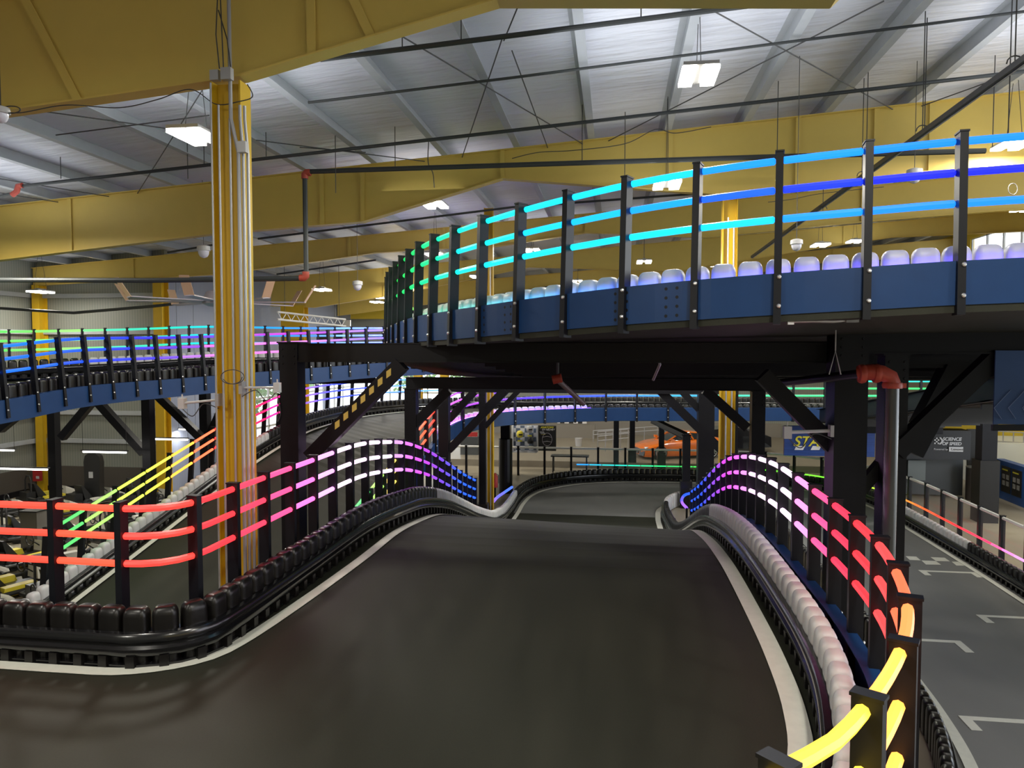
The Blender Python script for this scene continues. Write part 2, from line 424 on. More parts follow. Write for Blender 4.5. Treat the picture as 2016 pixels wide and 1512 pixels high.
# ------------------------------------------------------------------ yellow roof rafters
def rafter(label, Y, bot, x0, x1, stiff, wid=.22):
    t = thing('roof_rafter', label, 'roof beam', ((x0+x1)/2, Y, roofz((x0+x1)/2)-.5), 'yellow tapered roof rafters')
    xs = [p[0] for p in bot]
    def bz(x):
        for (a, za), (b, zb) in zip(bot, bot[1:]):
            if a <= x <= b: return za+(zb-za)*(x-a)/(b-a)
        return bot[0][1] if x < bot[0][0] else bot[-1][1]
    xx = sorted(set([x0, x1]+[x for x in xs if x0 < x < x1]))
    mb = MB()
    for a, b in zip(xx, xx[1:]): mb.prism([(a, Y-.006, bz(a)), (b, Y-.006, bz(b)), (b, Y-.006, roofz(b)-.02), (a, Y-.006, roofz(a)-.02)], (0, .012, 0))
    obj('web_plate', mb, M_YEL, t)
    mb = MB()
    for a, b in zip(xx, xx[1:]): mb.bar((a, Y, bz(a)), (b, Y, bz(b)), wid, .02, (0, 0, 1))
    obj('bottom_flange', mb, M_YEL, t)
    mb = MB(); mb.bar((x0, Y, roofz(x0)-.012), (x1, Y, roofz(x1)-.012), wid, .02); obj('top_flange', mb, M_YEL, t)
    for sx, dx in stiff:
        mb = MB(); mb.bar((sx, Y-.05, bz(sx)+.01), (sx+dx, Y-.05, roofz(sx+dx)-.02), .1 if dx else .012, .012 if dx else .1, (0, 1, 0) if dx else (1, 0, 0)); obj('stiffener', mb, M_YEL, t)
rafter('nearest deep yellow roof rafter crossing the top left of the hall above the big column', 8.1, [(-22, 8.1), (-7.38, 8.35), (-4.64, 8.58), (-4.24, 8.62), (-1.28, 9.28), (2.19, 9.06), (2.45, 9.3), (12, 9.95)], XL+.1, 12, [(-6.3, -.7), (-3.4, .0), (-2.7, -.5), (-1.28, 0), (-9, 0)])
rafter('second yellow tapered roof rafter in mid hall, bent down above the blue railing', 16.9, [(-22, 7.2), (-15.52, 7.79), (-9.56, 8.34), (-5.90, 8.53), (-2.57, 9.43), (2.42, 8.91), (2.7, 8.91), (6.39, 9.28), (12, 9.5), (17, 9.2)], XL+.1, 17, [(-5.9, 0), (-2.57, 0), (-13.5, 0), (1.2, 0), (5.5, 0), (6.6, 0), (-6.9, 0), (3.9, 0)])
rafter('third yellow roof rafter spanning from the corner column of the left wall', 25.7, [(-22, 8.0), (-14.57, 8.32), (-10.5, 8.75), (-8.51, 9.0), (-5.54, 9.12), (-4.42, 9.1), (-1, 9.55), (3, 9.3), (8, 9.7), (12, 9.95), (18, 10.1)], XL+.1, 18.4, [(-18, 0), (-14, 0), (-9.5, 0), (-6, 0), (-1, 0), (4, 0), (8, 0)])
rafter('fourth yellow roof rafter deep in the hall behind the fan', 34.5, [(-17, 7.7), (-14.6, 7.6), (-10.3, 8.2), (-4, 9.4), (3, 9.1), (8, 9.9), (12, 10.45), (18, 10.6)], XB+.1, 18.4, [(-15, 0), (-11, 0), (-7, 0), (-2, 0), (5, 0), (10, 0)])
rafter('last yellow roof rafter close to the rear wall', 43.3, [(-17, 7.6), (-10, 8.4), (-4, 9.3), (3, 9.0), (8, 9.9), (12, 10.45), (18, 10.6)], XB+.1, 18.4, [(-12, 0), (-6, 0), (0, 0), (6, 0), (12, 0)])
def icolumn(label, x, y, z1, w=.36, d=.42, base=True, rot=0):
    t = thing('steel_column', label, 'column', (x, y, 0), 'yellow building columns')
    mb = MB(); mb.box((x, y, z1/2), (.014, d, z1) if not rot else (w, .014, z1)); obj('column_web', mb, M_YELD, t)
    for s in (-1, 1):
        mb = MB(); mb.box((x, y+s*d/2, z1/2) if not rot else (x+s*w/2, y, z1/2), (w, .02, z1) if not rot else (.02, d*.6, z1)); obj('column_flange', mb, M_YELD, t)
    mb = MB(); mb.box((x, y, .015), (w+.14, d+.14, .03)); obj('base_plate', mb, M_YELD, t); return t
c1 = icolumn('thick yellow steel column in the left foreground with conduits strapped on it', -4.40, 8.1, 8.56, w=.34, d=.40, rot=1)
icolumn('yellow column right of centre rising behind the crest of the track', 2.49, 16.9, 8.9, w=.30, rot=1)
icolumn('slim yellow column in the centre beside the black posts at the foot of the ramp', Y_(963, 800, 22.7).x, 22.7, 9.9, w=.26, d=.3, rot=1)
icolumn('yellow column in the corner of the left wall', XL+.35, 25.7, 8.0, w=.30, rot=0)
icolumn('yellow column on the end wall left of the bluish siding', XB+.0, 25.7, 8.2, w=.36, rot=0)
icolumn('broad tan column behind the fan near the lighting truss', -15.6, 34.5, 7.7, w=1.2, d=.5, rot=0)
for x, y, l in [(-12.3, 45.3, 'yellow column between the bright rear windows'), (-10.6, 45.3, 'second yellow column beside the bright rear windows')]: icolumn(l, x, y, 8.3, w=.5)
# conduits on the foreground column
def pipe(name, label, cat, pts, r, m, group=None, n=8, fit=None):
    t = tag(obj(name, MB().tube(pts, r, n), m, smooth=True), label, cat, group); return t
for i, (dx, dy, r) in enumerate([(.20, -.22, .022), (.245, -.2, .018), (.285, -.17, .018), (.10, -.22, .013), (-.02, -.24, .013), (-.11, -.24, .011)]):
    x = -4.40+dx; top = 8.0+.25*(i % 3)
    q_ = .085 if i == 0 else (.03 if i < 3 else 0); pts = [(x, 8.1+dy, .4), (x, 8.1+dy, 7.72), (x-q_, 8.1+dy, 8.1), (x-q_, 8.1+dy, 9.7 if i == 0 else (8.25 if i < 3 else top))]
    pipe('metal_conduit', 'thin galvanized conduit running up the big yellow column, %s from the right' % ORD[(3, 2, 1, 4, 5, 6)[i]], 'conduit', pts, r, M_GALV, 'conduits on the foreground column')
for cx0, cy0, cl in [(2.49, 16.9, 'yellow column right of centre'), (Y_(963, 800, 22.7).x, 22.7, 'slim yellow column in the centre')]:
    for i in range(2): pipe('metal_conduit', '', 'conduit', [(cx0-.05+.12*i, cy0-.17, .3), (cx0-.05+.12*i, cy0-.17, 8.4-.2*i)], .018, M_GALV)['label'] = 'thin conduit on the '+cl+', %s from the left' % ORD[i+1]
for (px, py, w, h, l) in [(424, 149, .10, .11, 'small grey junction box high on the yellow column, left one'), (447, 146, .12, .13, 'larger grey junction box high on the yellow column, right one'), (478, 290, .10, .12, 'grey junction box on the conduits halfway up the yellow column')]:
    p = Y_(px, py, 7.82); mb = MB(); mb.box(p, (w, .07, h)); tag(obj('junction_box', mb, M_GALV), l, 'electrical box')
for k, (px0, py0, px1, py1) in enumerate([(428, 0, 432, 135), (434, 0, 440, 135), (430, 20, 455, 138)]):
    a = Y_(px0, py0, 7.9); b = Y_(px1, py1, 7.84); m_ = (a+b)/2+V((.03*(k-1), 0, 0)); pipe('electric_cable', 'dark cable dropping to the junction boxes on the yellow column, %s one' % ORD[k+1], 'cable', [a, m_, b], .007, M_CABLE, 'cables above the junction boxes')
# cables hanging off the yellow column
def cable(label, pts, r=.008, m=None): return tag(obj('electric_cable', MB().tube(Path(pts).p, r, 6), m or M_CABLE, smooth=True), label, 'cable')
cable('dark cable draped under the nearest rafter left of the column', [Y_(x, y, 7.95) for x, y in [(5, 218), (40, 222), (130, 207), (235, 212), (310, 196), (375, 176), (425, 205), (470, 200), (497, 190), (487, 166)]], .006)
cable('coil of dark cable at the top left under the nearest rafter', [Y_(22+18*math.cos(a), 216+7*math.sin(a), 7.9) for a in [i*.6 for i in range(24)]], .007)
cable('tangle of thin cable around the yellow column beside the upper track', [Y_(455+22*math.cos(a)+i_*0.4, 742+14*math.sin(a), 7.75) for i_, a in enumerate([i*.7 for i in range(14)])], .005)
# ------------------------------------------------------------------ steel supports (black)
def column(label, x, y, z1, w=.25, sleeve=None, z0=0, round_=False):
    t = thing('support_post', label, 'support post', (x, y, z0), 'black steel posts carrying the tracks')
    mb = MB(); mb.box((x, y, (z0+z1)/2), (w, w, z1-z0)); obj('shaft', mb, M_STEEL, t)
    mb = MB(); mb.box((x, y, z1-.01), (w+.05, w+.05, .02)); mb.k = 1
    for sx in (-1, 1):
        for k in range(3): mb.lathe([(.016, 0), (.012, .014)], 6, (x+sx*w*.32, y-w/2-.001, z1-.1-.1*k), Matrix.Rotation(math.pi/2, 3, 'X'))
    obj('cap_plate', mb, [M_STEEL, M_POST], t)
    if sleeve:
        mb = MB()
        if round_: mb.lathe([(w*.78, z0), (w*.78, sleeve), (w*.6, sleeve+.02)], 16, (x, y, 0))
        else: mb.box((x, y, z0+sleeve/2), (w+.13, w+.13, sleeve))
        obj('protective_sleeve', mb, M_BLACK, t)
    return t
def beam(label, a, b, w=.2, h=.26):
    a = V(a); b = V(b); mb = MB(); u = V((0, 0, 1))
    mb.bar(a, b, w, h*.9); mb.bar(a+u*h*.47, b+u*h*.47, w+.04, .016); mb.bar(a-u*h*.47, b-u*h*.47, w+.04, .016)
    t = tag(obj('support_beam', mb, M_STEEL), label, 'beam', 'black steel beams under the tracks'); return t
def brace(label, a, b, w=.16, mm=None):
    t = tag(obj('diagonal_brace', MB().bar(a, b, w, w), mm or M_STEEL), label, 'brace', 'diagonal braces under the tracks'); return t
column('black post left of the centre, carrying the long beam over the near track', -4.45, 9.75, 5.62, .26)
XC1 = Y_(1668, 700, 9.5).x; XC2 = Y_(1756, 800, 9.6).x
column('thick black post on the right in front of the sprinkler pipe', XC1, 9.5, 5.74, .38)
column('narrower black post right behind the red pipe elbow', XC2, 9.6, 5.46, .27)
beam('long black beam crossing over the near track below the blue railing', (-4.6, 9.75, 5.47), (XC1-.2, 9.75, 5.47), .2, .26)
beam('black beam running right from the thick post', (XC1+.2, 9.5, 5.6), (11, 9.5, 5.6), .2, .28)
br = brace('diagonal brace with yellow marks rising from the left post to the long beam', Y_(612, 900, 9.72), Y_(792, 716, 9.72), .2)
for i in range(7):
    p = Y_(664+i*16.9, 835-i*16.8, 9.61); obj('yellow_marking', MB().prism([p+V((-.035, 0, -.075)), p+V((.03, 0, -.03)), p+V((.03, 0, .065)), p+V((-.035, 0, .02))], (0, .01, 0)), mat('yellow_tape', (.65, .48, .10), .5), br)
brace('diagonal brace falling from the long beam to the thick right post', Y_(1500, 738, 9.65), Y_(1640, 880, 9.65), .2)
brace('wide diagonal brace at the right falling to the post with the sprinkler pipe', Y_(1962, 700, 9.5), Y_(1762, 890, 9.5), .2)
brace('dark diagonal brace behind the sprinkler pipe at the right', Y_(1884, 712, 13), Y_(1790, 890, 13), .34)
brace('short brace low behind the sprinkler pipe', Y_(1742, 905, 9.7), Y_(1684, 975, 9.7), .14)
beam('second black beam behind, lower than the long one', (-4.6, 16, 4.78), (3.2, 16, 4.78), .22, .25)
column('black post under the left end of the second beam', -4.5, 16, 4.66, .26)
column('black post under the right end of the second beam', 2.98, 16, 4.66, .27)
brace('brace from the second left post up to the second beam', Y_(815, 836, 16), Y_(884, 768, 16), .2)
brace('brace from the second beam down to the second right post', Y_(1388, 768, 16), Y_(1470, 842, 16), .2)
column('third black post left of centre', -4.5, 19.2, 4.6, .27)
column('third black post right of centre behind the yellow column', 2.98, 19.4, 4.6, .27)
beam('third black beam deep under the upper track', (-4.5, 19.3, 4.5), (3, 19.3, 4.5), .2, .22)
brace('long brace rising right from the third left post', Y_(884, 886, 19.2), Y_(996, 768, 19.2), .2)
brace('brace rising beside the slim yellow column', Y_(884, 826, 20.5), Y_(935, 770, 20.5), .2)
brace('brace left of the yellow column right of centre', Y_(1298, 768, 19.4), Y_(1418, 884, 19.4), .22)
column('black post beside the slim yellow column with a square sleeve', -3.95, 21.9, 4.4, .20, .85)
brace('upper brace on the post by the slim yellow column', Y_(958, 800, 21.9), Y_(990, 768, 21.9), .15)
brace('lower brace on the post by the slim yellow column', Y_(955, 840, 21.9), Y_(1022, 768, 21.9), .15)
column('black post with a tall round sleeve in the centre', -4.15, 28, 3.0, .34, 2.1, round_=True)
column('black post at the turning point of the ground track with a square sleeve', 2.5, 26.2, 2.55, .26, .95)
column('dark post behind the turning point near the orange car', 2.7, 22.5, 4.4, .46)
brace('brace above the dark post near the orange car', Y_(1340, 768, 22.4), Y_(1376, 806, 22.4), .2)
beam('sloping black beam ending on the post at the turning point', Y_(1286, 828, 31), (2.5, 26.2, 2.5), .2, .2)
for px, Yp, l in [(1214, 34.1, 'grey post under the middle blue track in front of the railings'), (1245, 34.6, 'second post under the middle blue track beside the orange car'), (1301, 33.9, 'post under the middle blue track in front of the orange car')]:
    column(l, (px-1210)/1450*Yp, Yp, 3.1, .24, .9 if px > 1220 else None)
column('tall black post at the far right with a thick lower sleeve', Y_(1941, 900, 25.4).x, 25.4, 5.2, .45, 2.0)
# left track supports
column('black post under the left upper track, leftmost in view', Y_(107, 880, 21.4).x, 21.4, 4.5, .26, .45, round_=True)
column('black post under the left upper track in front of the end wall', Y_(293, 880, 20).x, 20, 4.5, .26)
column('black post under the left upper track beside the foreground column', Y_(404, 820, 22).x, 22, 4.6, .26)
column('black post nearest the left edge under the left upper track', -17.6, 17, 4.2, .26)
beam('black beam under the left upper track on two posts', (Y_(107, 880, 21.4).x, 21.4, 4.30), (Y_(293, 880, 20).x+.1, 20.0, 4.36), .2, .24)
beam('black beam under the left upper track behind the foreground column', (-12.2, 22, 4.5), (-8, 24, 4.5), .2, .2)
for (a, b, c, d, y, l) in [(0, 846, 42, 812, 20, 'brace at the left edge under the upper track'), (122, 862, 184, 788, 20.6, 'brace rising right from the leftmost post'), (190, 788, 284, 892, 20.1, 'brace falling right to the post in front of the end wall'), (306, 774, 398, 864, 21, 'brace behind the small white sensor left of the big column'), (412, 860, 440, 800, 22, 'brace partly behind the foreground column')]:
    brace(l, Y_(a, b, y), Y_(c, d, y), .22)
# ================================================================== TRACKS
# ---- near track (crest, then down to the ground)
def prof(tb, y):
    if y <= tb[0][0]: return tb[0][1]
    for (a, za), (b, zb) in zip(tb, tb[1:]):
        if y <= b: return za+(zb-za)*(y-a)/(b-a)
    return tb[-1][1]
ZL = [(0, 2.82), (10.3, 2.82), (11.5, 2.73), (12.9, 2.54), (13.8, 2.36), (15.1, 2.03), (16.7, 1.54), (18, 1.14), (19.7, .66), (21.2, .3), (23, .07), (24.5, .02)]
ZR = [(0, 2.82), (9, 2.82), (10.25, 2.75), (11.5, 2.61), (13.05, 2.34), (14.3, 2.03), (15.35, 1.71), (16.5, 1.35), (17.6, 1.02), (18.5, .76), (20, .4), (21.5, .13), (23, .03), (24.5, .02)]
def surf(x, y):
    zl, zr = prof(ZL, y), prof(ZR, y); zm = .52*zl+.48*zr
    return zl+(zm-zl)*(x+3.86)/2.66 if x < -1.2 else zm+(zr-zm)*(x+1.2)/3.2
def PS(pts): return [V((x, y, surf(x, y) if y > 5.95 else 2.82)) for x, y in pts]
def Z0(pts): return [V((x, y, .02)) for x, y in pts]
def P3(pts, tb): return [V((x, y, prof(tb, y))) for x, y in pts]
ys = [12, 13, 14, 15, 16, 17, 18, 19, 20, 21, 22, 23]
R1p = P3([(-14, 5.93), (-8, 5.93), (-5, 5.92), (-4.35, 5.9), (-4.0, 5.97), (-3.82, 6.25), (-3.8, 6.8), (-3.8, 8.5), (-3.8, 10.5)]+[(-3.8, y) for y in ys[:-3]], ZL)
B1p = P3([(-14, 5.72), (-8, 5.72), (-4.5, 5.71), (-3.95, 5.74), (-3.64, 5.95), (-3.57, 6.4), (-3.56, 8), (-3.54, 10)]+[(-3.5, y) for y in ys]+[(-3.5, 24.5)], ZL)+Z0([(-3.5, 26), (-3.38, 27.5), (-2.95, 29), (-1.95, 30.3), (-.5, 31.1), (1.5, 31.45), (4, 31.5), (6.8, 31), (8.6, 29.6), (9.25, 27.5), (9.25, 25), (9.22, 20), (9.1, 15), (9, 8)])
R2p = P3([(-2.5, 1.0), (-.5, 1.6), (.60, 2.5), (.95, 2.91), (1.33, 3.56), (1.60, 4.21), (1.78, 4.9), (1.90, 5.6), (1.97, 6.6), (1.98, 7.6), (1.98, 9)]+[(1.98, y) for y in [10, 11]+ys[:-4]]+[(1.98, 19.3)], ZR)
B2p = P3([(-2.6, 1.5), (-.8, 2.0), (.3, 2.7), (.95, 3.45), (1.3, 4.2), (1.5, 4.95), (1.63, 5.7), (1.70, 6.6), (1.72, 8)]+[(1.71, y) for y in [9, 10, 11]+ys]+[(1.7, 24.4)], ZR)+Z0([(1.9, 25.7), (2.6, 26.8), (3.7, 26.9), (4.5, 25.8), (4.8, 24), (4.82, 20), (4.72, 14), (4.5, 11.2), (4.15, 9.7), (3.6, 8.3)])
PR1, PB1, PR2, PB2 = Path(R1p), Path(B1p), Path(R2p), Path(B2p)
def s_at(path, y, x=None):
    """arclength of the first point whose y passes the value (after the corner)"""
    best = None
    for i, p in enumerate(path.p):
        if p.y >= y and (x is None or abs(p.x-x) < .6): return path.s[i]
    return path.L
def s_near(path, x, y): return path.s[min(range(len(path.p)), key=lambda i: (path.p[i].x-x)**2+(path.p[i].y-y)**2)]
def sub(path, a, b, off=0, h=0, n=60): return Path([path.pos(a+(b-a)*i/n, off, h) for i in range(n+1)], smooth=False)
near = thing('elevated_track', 'dark near track curving in from the left and running straight over a crest', 'go-kart track', (-1, 8, 2.8))
# surface : straight part in rows of y, plus the corner apron towards the camera and the left
mb = MB(); rows = [5.95]+[5.95+i*.45 for i in range(1, 42)]
rings = [[(-3.86, y, prof(ZL, y)), (-1.2, y, prof(ZL, y)*.52+prof(ZR, y)*.48+.0), (2.0, y, prof(ZR, y)), (2.0, y, prof(ZR, y)-.06), (-3.86, y, prof(ZL, y)-.06)] for y in rows]
mb.loft(rings)
ap = [(-14, 5.95), (-14, .2), (-2.6, .95), (-.5, 1.55), (.63, 2.45), (.98, 2.88), (1.38, 3.5), (1.66, 4.15), (1.85, 4.9), (1.95, 5.6), (2.0, 5.95)]
mb.prism([(x, y, 2.82-.06) for x, y in ap], (0, 0, .06))
obj('road_surface', mb, M_ASPH, near, smooth=False)
mb = MB(); Lp = Path(PS([(-14, 5.46), (-6, 5.49), (-4.6, 5.49), (-4.0, 5.53), (-3.55, 5.80), (-3.38, 6.25), (-3.27, 7.5), (-3.2, 9), (-3.2, 10.5)]+[(-3.2, y) for y in ys]+[(-3.2, 24.5)])+Z0([(-3.2, 26), (-3.05, 27.5), (-2.6, 28.7), (-1.5, 30.0), (-.2, 30.65), (1.5, 30.95), (4, 31.0), (6.5, 30.5), (8.1, 29.2), (8.85, 27.3), (8.95, 25), (8.93, 20), (8.8, 15), (8.7, 8)]))
ribbon(mb, Lp, 0, .135, .012, step=.15)
obj('edge_line', mb, M_LINE, near, label='white line along the left edge')
mb = MB(); Rp = Path(PS([(-2.6, 2.0), (-1, 2.45), (.2, 3.3), (.85, 4.1), (1.2, 4.85), (1.34, 5.6), (1.40, 6.5), (1.42, 7.5), (1.42, 9)]+[(1.42, y) for y in [10, 11]+ys]+[(1.44, 24.4)])+Z0([(1.62, 25.8), (2.4, 27.1), (3.8, 27.25), (4.8, 26), (5.12, 24), (5.14, 20), (5.05, 14), (4.85, 11.2), (4.5, 9.5), (4, 8.2)]))
ribbon(mb, Rp, 0, .165, .012, step=.15); obj('edge_line', mb, M_LINE, near, label='white line along the right edge')
mb = MB(); fascia(mb, PR1, 1, off=.0, z1=.2, a=0, b=PR1.L-.5); fascia(mb, PR2, -1, off=0.0, b=PR2.L-.4); obj('side_beam', mb, M_BLUE, near)
# near left railing
c_r1 = [(0, (255, 110, 60)), (.36, (255, 95, 55)), (.47, (255, 70, 55)), (.515, (255, 72, 70)), (.545, (255, 60, 110)), (.575, (255, 90, 170)), (.60, (255, 150, 225)), (.625, (250, 205, 245)), (.66, (252, 240, 252)), (.72, (250, 240, 252)), (.745, (225, 150, 240)), (.775, (225, 90, 225)), (.80, (190, 60, 220)), (.84, (130, 80, 225)), (.88, (80, 90, 235)), (.93, (20, 110, 245))]
def key_y(p): return p.y
sc1 = s_near(PR1, -3.82, 6.27); railing('near left light tube railing, orange-red at the left turning white and blue over the crest', PR1, .66, [(5.9, (255, 95, 55)), (5.95, (255, 78, 58)), (6.4, (255, 65, 70)), (7.0, (255, 60, 95)), (7.7, (255, 85, 150)), (8.3, (255, 125, 215)), (9.0, (250, 190, 245)), (9.6, (252, 244, 253)), (11.9, (250, 240, 252)), (12.4, (235, 190, 245)), (13.2, (225, 130, 235)), (14.2, (215, 75, 225)), (15.2, (160, 70, 225)), (16.2, (115, 85, 230)), (17.2, (60, 100, 240)), (18, (25, 110, 240))],
        side=1, start=sc1 % .66, cmap=key_y)
sc2 = s_near(PR2, 1.34, 3.53); railing('near right light tube railing curving past the camera, yellow and red then white and blue', PR2, .69, [(2.6, (248, 244, 85)), (2.9, (252, 232, 92)), (3.4, (255, 208, 98)), (4.0, (255, 176, 96)), (4.6, (255, 125, 85)), (5.3, (255, 82, 82)), (6.2, (255, 55, 72)), (7.0, (255, 60, 130)), (7.6, (250, 130, 220)), (8.1, (250, 200, 246)), (8.6, (252, 246, 253)), (10.6, (250, 242, 252)), (11.4, (240, 165, 242)), (12.2, (235, 110, 235)), (13.4, (215, 75, 230)), (14.6, (165, 75, 230)), (15.8, (95, 80, 235)), (16.8, (30, 90, 240))],
        side=-1, start=sc2 % .69, cmap=key_y)
# barriers of the near track
sB = s_at(PB1, 13.9); sG = s_at(PB1, 26)
barrier('black block barrier along the near left edge in the foreground', PB1, 'black', 1, s_at(PB1, 5.5)+5.5, sB)
barrier('white block barrier on the left edge past the crest, dipping to the ground', PB1, 'white', 1, sB, sG)
sT = s_at(PB1, 31.2); s5 = PB1.L
seg = [p for p in range(len(PB1.p))]
def s_near(path, x, y): return path.s[min(range(len(path.p)), key=lambda i: (path.p[i].x-x)**2+(path.p[i].y-y)**2)]
barrier('black block barrier curving along the rear end of the ground track', PB1, 'black', 1, sG, s_near(PB1, 9.2, 26.5))
barrier('white block barrier on the ground at the right below the glass fence', PB1, 'white', 1, s_near(PB1, 9.2, 26.5), s_near(PB1, 9.22, 20.4))
barrier('black block barrier on the ground at the far right edge', PB1, 'black', 1, s_near(PB1, 9.22, 20.4), s_near(PB1, 9.05, 11))
sW = s_at(PB2, 12.9); sN = s_near(PB2, 1.7, 24.8); sN2 = s_near(PB2, 4.5, 25.8)
barrier('white block barrier along the near right edge beside the railing', PB2, 'white', -1, 1.2, sW)
barrier('black block barrier on the right edge past the crest', PB2, 'black', -1, sW, sN)
barrier('white block barrier around the turning point post', PB2, 'white', -1, sN, sN2)
barrier('black block barrier on the ground beside the grid track', PB2, 'black', -1, sN2, PB2.L)
# low light tubes at the foot of the ramp
for l, pts, c0, c1_ in [('short low light tube bent around the turning point post', [K(x, y, .65) for x, y in [(1352, 1000), (1343, 990), (1343, 981), (1349, 974), (1360, 971)]], (180, 110, 240), (30, 90, 240)),
                     ('short low violet light tube beside the slim yellow column', [K(x, y, .62) for x, y in [(966, 995), (978, 980), (992, 970), (1008, 959)]], (160, 120, 240), (80, 130, 240))]:
    t = thing('low_light_tube', l, 'light tube', pts[0]); P_ = Path(pts)
    for i in range(3): obj('light_tube', MB().tube([P_.at(P_.L*(i+j/3)/3) for j in range(4)], .045, 8), led(ramp([(0, c0), (1, c1_)], i/2)), t, smooth=True)
    for d in (0, P_.L):
        p = P_.at(d); mb = MB(); mb.box((p.x, p.y, p.z/2), (.06, .06, p.z)); obj('bracket', mb, M_POST, t)
# ---- ground track surfaces
gt = thing('ground_track', 'dark ground level track turning right behind the crest and back along the grid', 'go-kart track', (3, 25, 0))
gl = [(-3.9, 24.3)]+[(p.x, p.y) for p in [PB1.at(sG-1+(PB1.L-sG+1)*i/50) for i in range(51)]]+[(3.3, 8), (3.6, 8.3)]
inner = [(p.x, p.y) for p in [PB2.at(PB2.L-(PB2.L-s_at(PB2, 22))*i/40) for i in range(41)]]
mb = MB(); o_ = [V((*q, .012)) for q in gl[:-2]]; n_ = 60
A = Path([V((-3.9, 21.5, .012))]+o_, smooth=False); B = Path([V((x, y, .012)) for x, y in inner[::-1]], smooth=False)
deck(mb, A, B, 90, .01); obj('road_surface', mb, M_GTRACK, gt)
t = thing('start_checker', 'white checker tiles painted across the ground track at the right', 'road marking', K(1880, 1102, .014))
for poly in [[(1783, 1095), (1804, 1096), (1813, 1103.5), (1791, 1102.5)], [(1814, 1103.5), (1842, 1104.6), (1853, 1112), (1823, 1111.5)], [(1832, 1097), (1859.5, 1098), (1870.5, 1105.3), (1843, 1104.6)], [(1873.5, 1106), (1899, 1106), (1912, 1114), (1883, 1113.4)]]:
    mb = MB(); mb.prism([K(x, y, .014) for x, y in poly][::-1], (0, 0, .003)); obj('checker_tile', mb, M_LINE, t)
for l, x0, x1, y, sd, lg in [('start box mark nearest the checker tiles', 7.55, 8.87, 19.4, 2, .42), ('start box mark at the right edge of the view', 7.47, 8.8, 16.25, 2, .45), ('start box mark half hidden behind the curved railing', 5.2, 6.5, 14.72, 2, .55), ('start box mark nearest the camera on the ground track', 5.15, 6.45, 11.65, 2, .42)]:
    mb = MB(); mb.box(((x0+x1)/2, y-.05, .016), (x1-x0, .12, .004)); mb.box((x0+.07, y-lg/2, .0165), (.15, lg, .004)); mb.box((x1-.07, y-lg/2, .0165), (.15, lg, .004))
    tag(obj('grid_mark', mb, M_LINE), 'white painted '+l, 'road marking', 'start box marks on the ground track')
# ---- clear panel fence around the ground track
FP = Path([(-14, 32, 0), (-9, 32, 0), (0, 32, 0), (4.5, 32, 0), (6.5, 31.45, 0), (8.2, 30.1, 0), (9.4, 28, 0), (9.8, 25.5, 0), (9.82, 22, 0), (9.78, 15, 0), (9.72, 8, 0)])
fence = thing('panel_fence', 'low fence of clear panels with a white top rail around the ground track', 'fence', FP.at(5))
M_RAILW = mat('white_rail', (.85, .83, .78), .4)
d = .5; n0 = 0; ps = []
while d < FP.L-.2: ps.append(d); d += 1.165
for a in ps:
    p = FP.at(a); tg = FP.tan(a); left = V((-tg.y, tg.x, 0)); M = Matrix((tg, left, V((0, 0, 1)))).transposed()
    mb = MB(); mb.box(p+V((0, 0, .645)), (.09, .11, 1.29), M); mb.box(p+V((0, 0, 1.3)), (.11, .13, .015), M); obj('fence_post', mb, M_POST, fence)
for a, b in zip(ps, ps[1:]):
    pa, pb = FP.at(a+.03), FP.at(b-.03)
    obj('top_rail', MB().tube([pa+V((0, 0, 1.24)), pb+V((0, 0, 1.24))], .045, 8), M_RAILW, fence, smooth=True)
    mb = MB(); mb.prism([pa+V((0, 0, .35)), pb+V((0, 0, .35)), pb+V((0, 0, 1.2)), pa+V((0, 0, 1.2))], (0.004, 0.004, 0)); obj('clear_panel', mb, M_GLASS, fence)
fl = thing('fence_light_strip', 'long low light tube along the clear fence, cyan at back, red at right', 'light tube', FP.at(12.4))
for i in range(60):
    a = 12.4+i*(FP.L-12.4)/60; b = a+(FP.L-12.4)/60-.03
    pts = [FP.pos(a+(b-a)*j/3, .28, .58) for j in range(4)]; m_ = pts[1]
    if m_.y > 29: c = ramp([(-4, (30, 120, 250)), (-2.3, (40, 150, 245)), (-.8, (40, 210, 230)), (1, (40, 225, 190)), (2.5, (60, 220, 110)), (6, (120, 235, 60)), (8, (150, 240, 60))], m_.x)
    else: c = ramp([(17, (250, 240, 255)), (19.2, (250, 170, 245)), (20.4, (255, 60, 120)), (22.4, (255, 50, 50)), (24.5, (255, 120, 40)), (27, (200, 230, 60))], m_.y)
    obj('light_tube', MB().tube(pts, .028, 6), led(c), fl, smooth=True)
# ---- left ramp (rises away from the camera, turns right at level one)
Z4L = [(6, 0.02), (8, .2), (10, .62), (12, 1.06), (14, 1.5), (16, 1.95), (18, 2.38), (20, 2.72), (22, 2.94), (24, 3.0), (40, 3.05)]
Z4R = [(6, .02), (9, .15), (11, .55), (13.6, 1.1), (16.6, 1.72), (18, 2.04), (20.3, 2.54), (22, 2.9), (23.5, 3.1), (25, 3.18), (40, 3.2)]
L4 = [(-10.1, y) for y in (6, 8, 10, 12, 14, 16, 18, 20, 22, 24)]+[(-10.0, 26), (-9.5, 28), (-8.3, 29.8), (-6, 31.2), (-2.5, 32), (2, 32.3), (7, 32.5), (14, 32.6)]
R4 = [(-5.0, y) for y in (6, 9, 11, 13.6, 15, 16.6, 18, 20.3)]+[(-4.95, 21.4), (-4.55, 22.6), (-3.6, 23.6), (-1.9, 24.5), (0, 25), (1.5, 25.2), (6, 25.8), (14, 26.6)]
PL4, PR4 = Path(P3(L4, Z4L)), Path(P3(R4, Z4R))
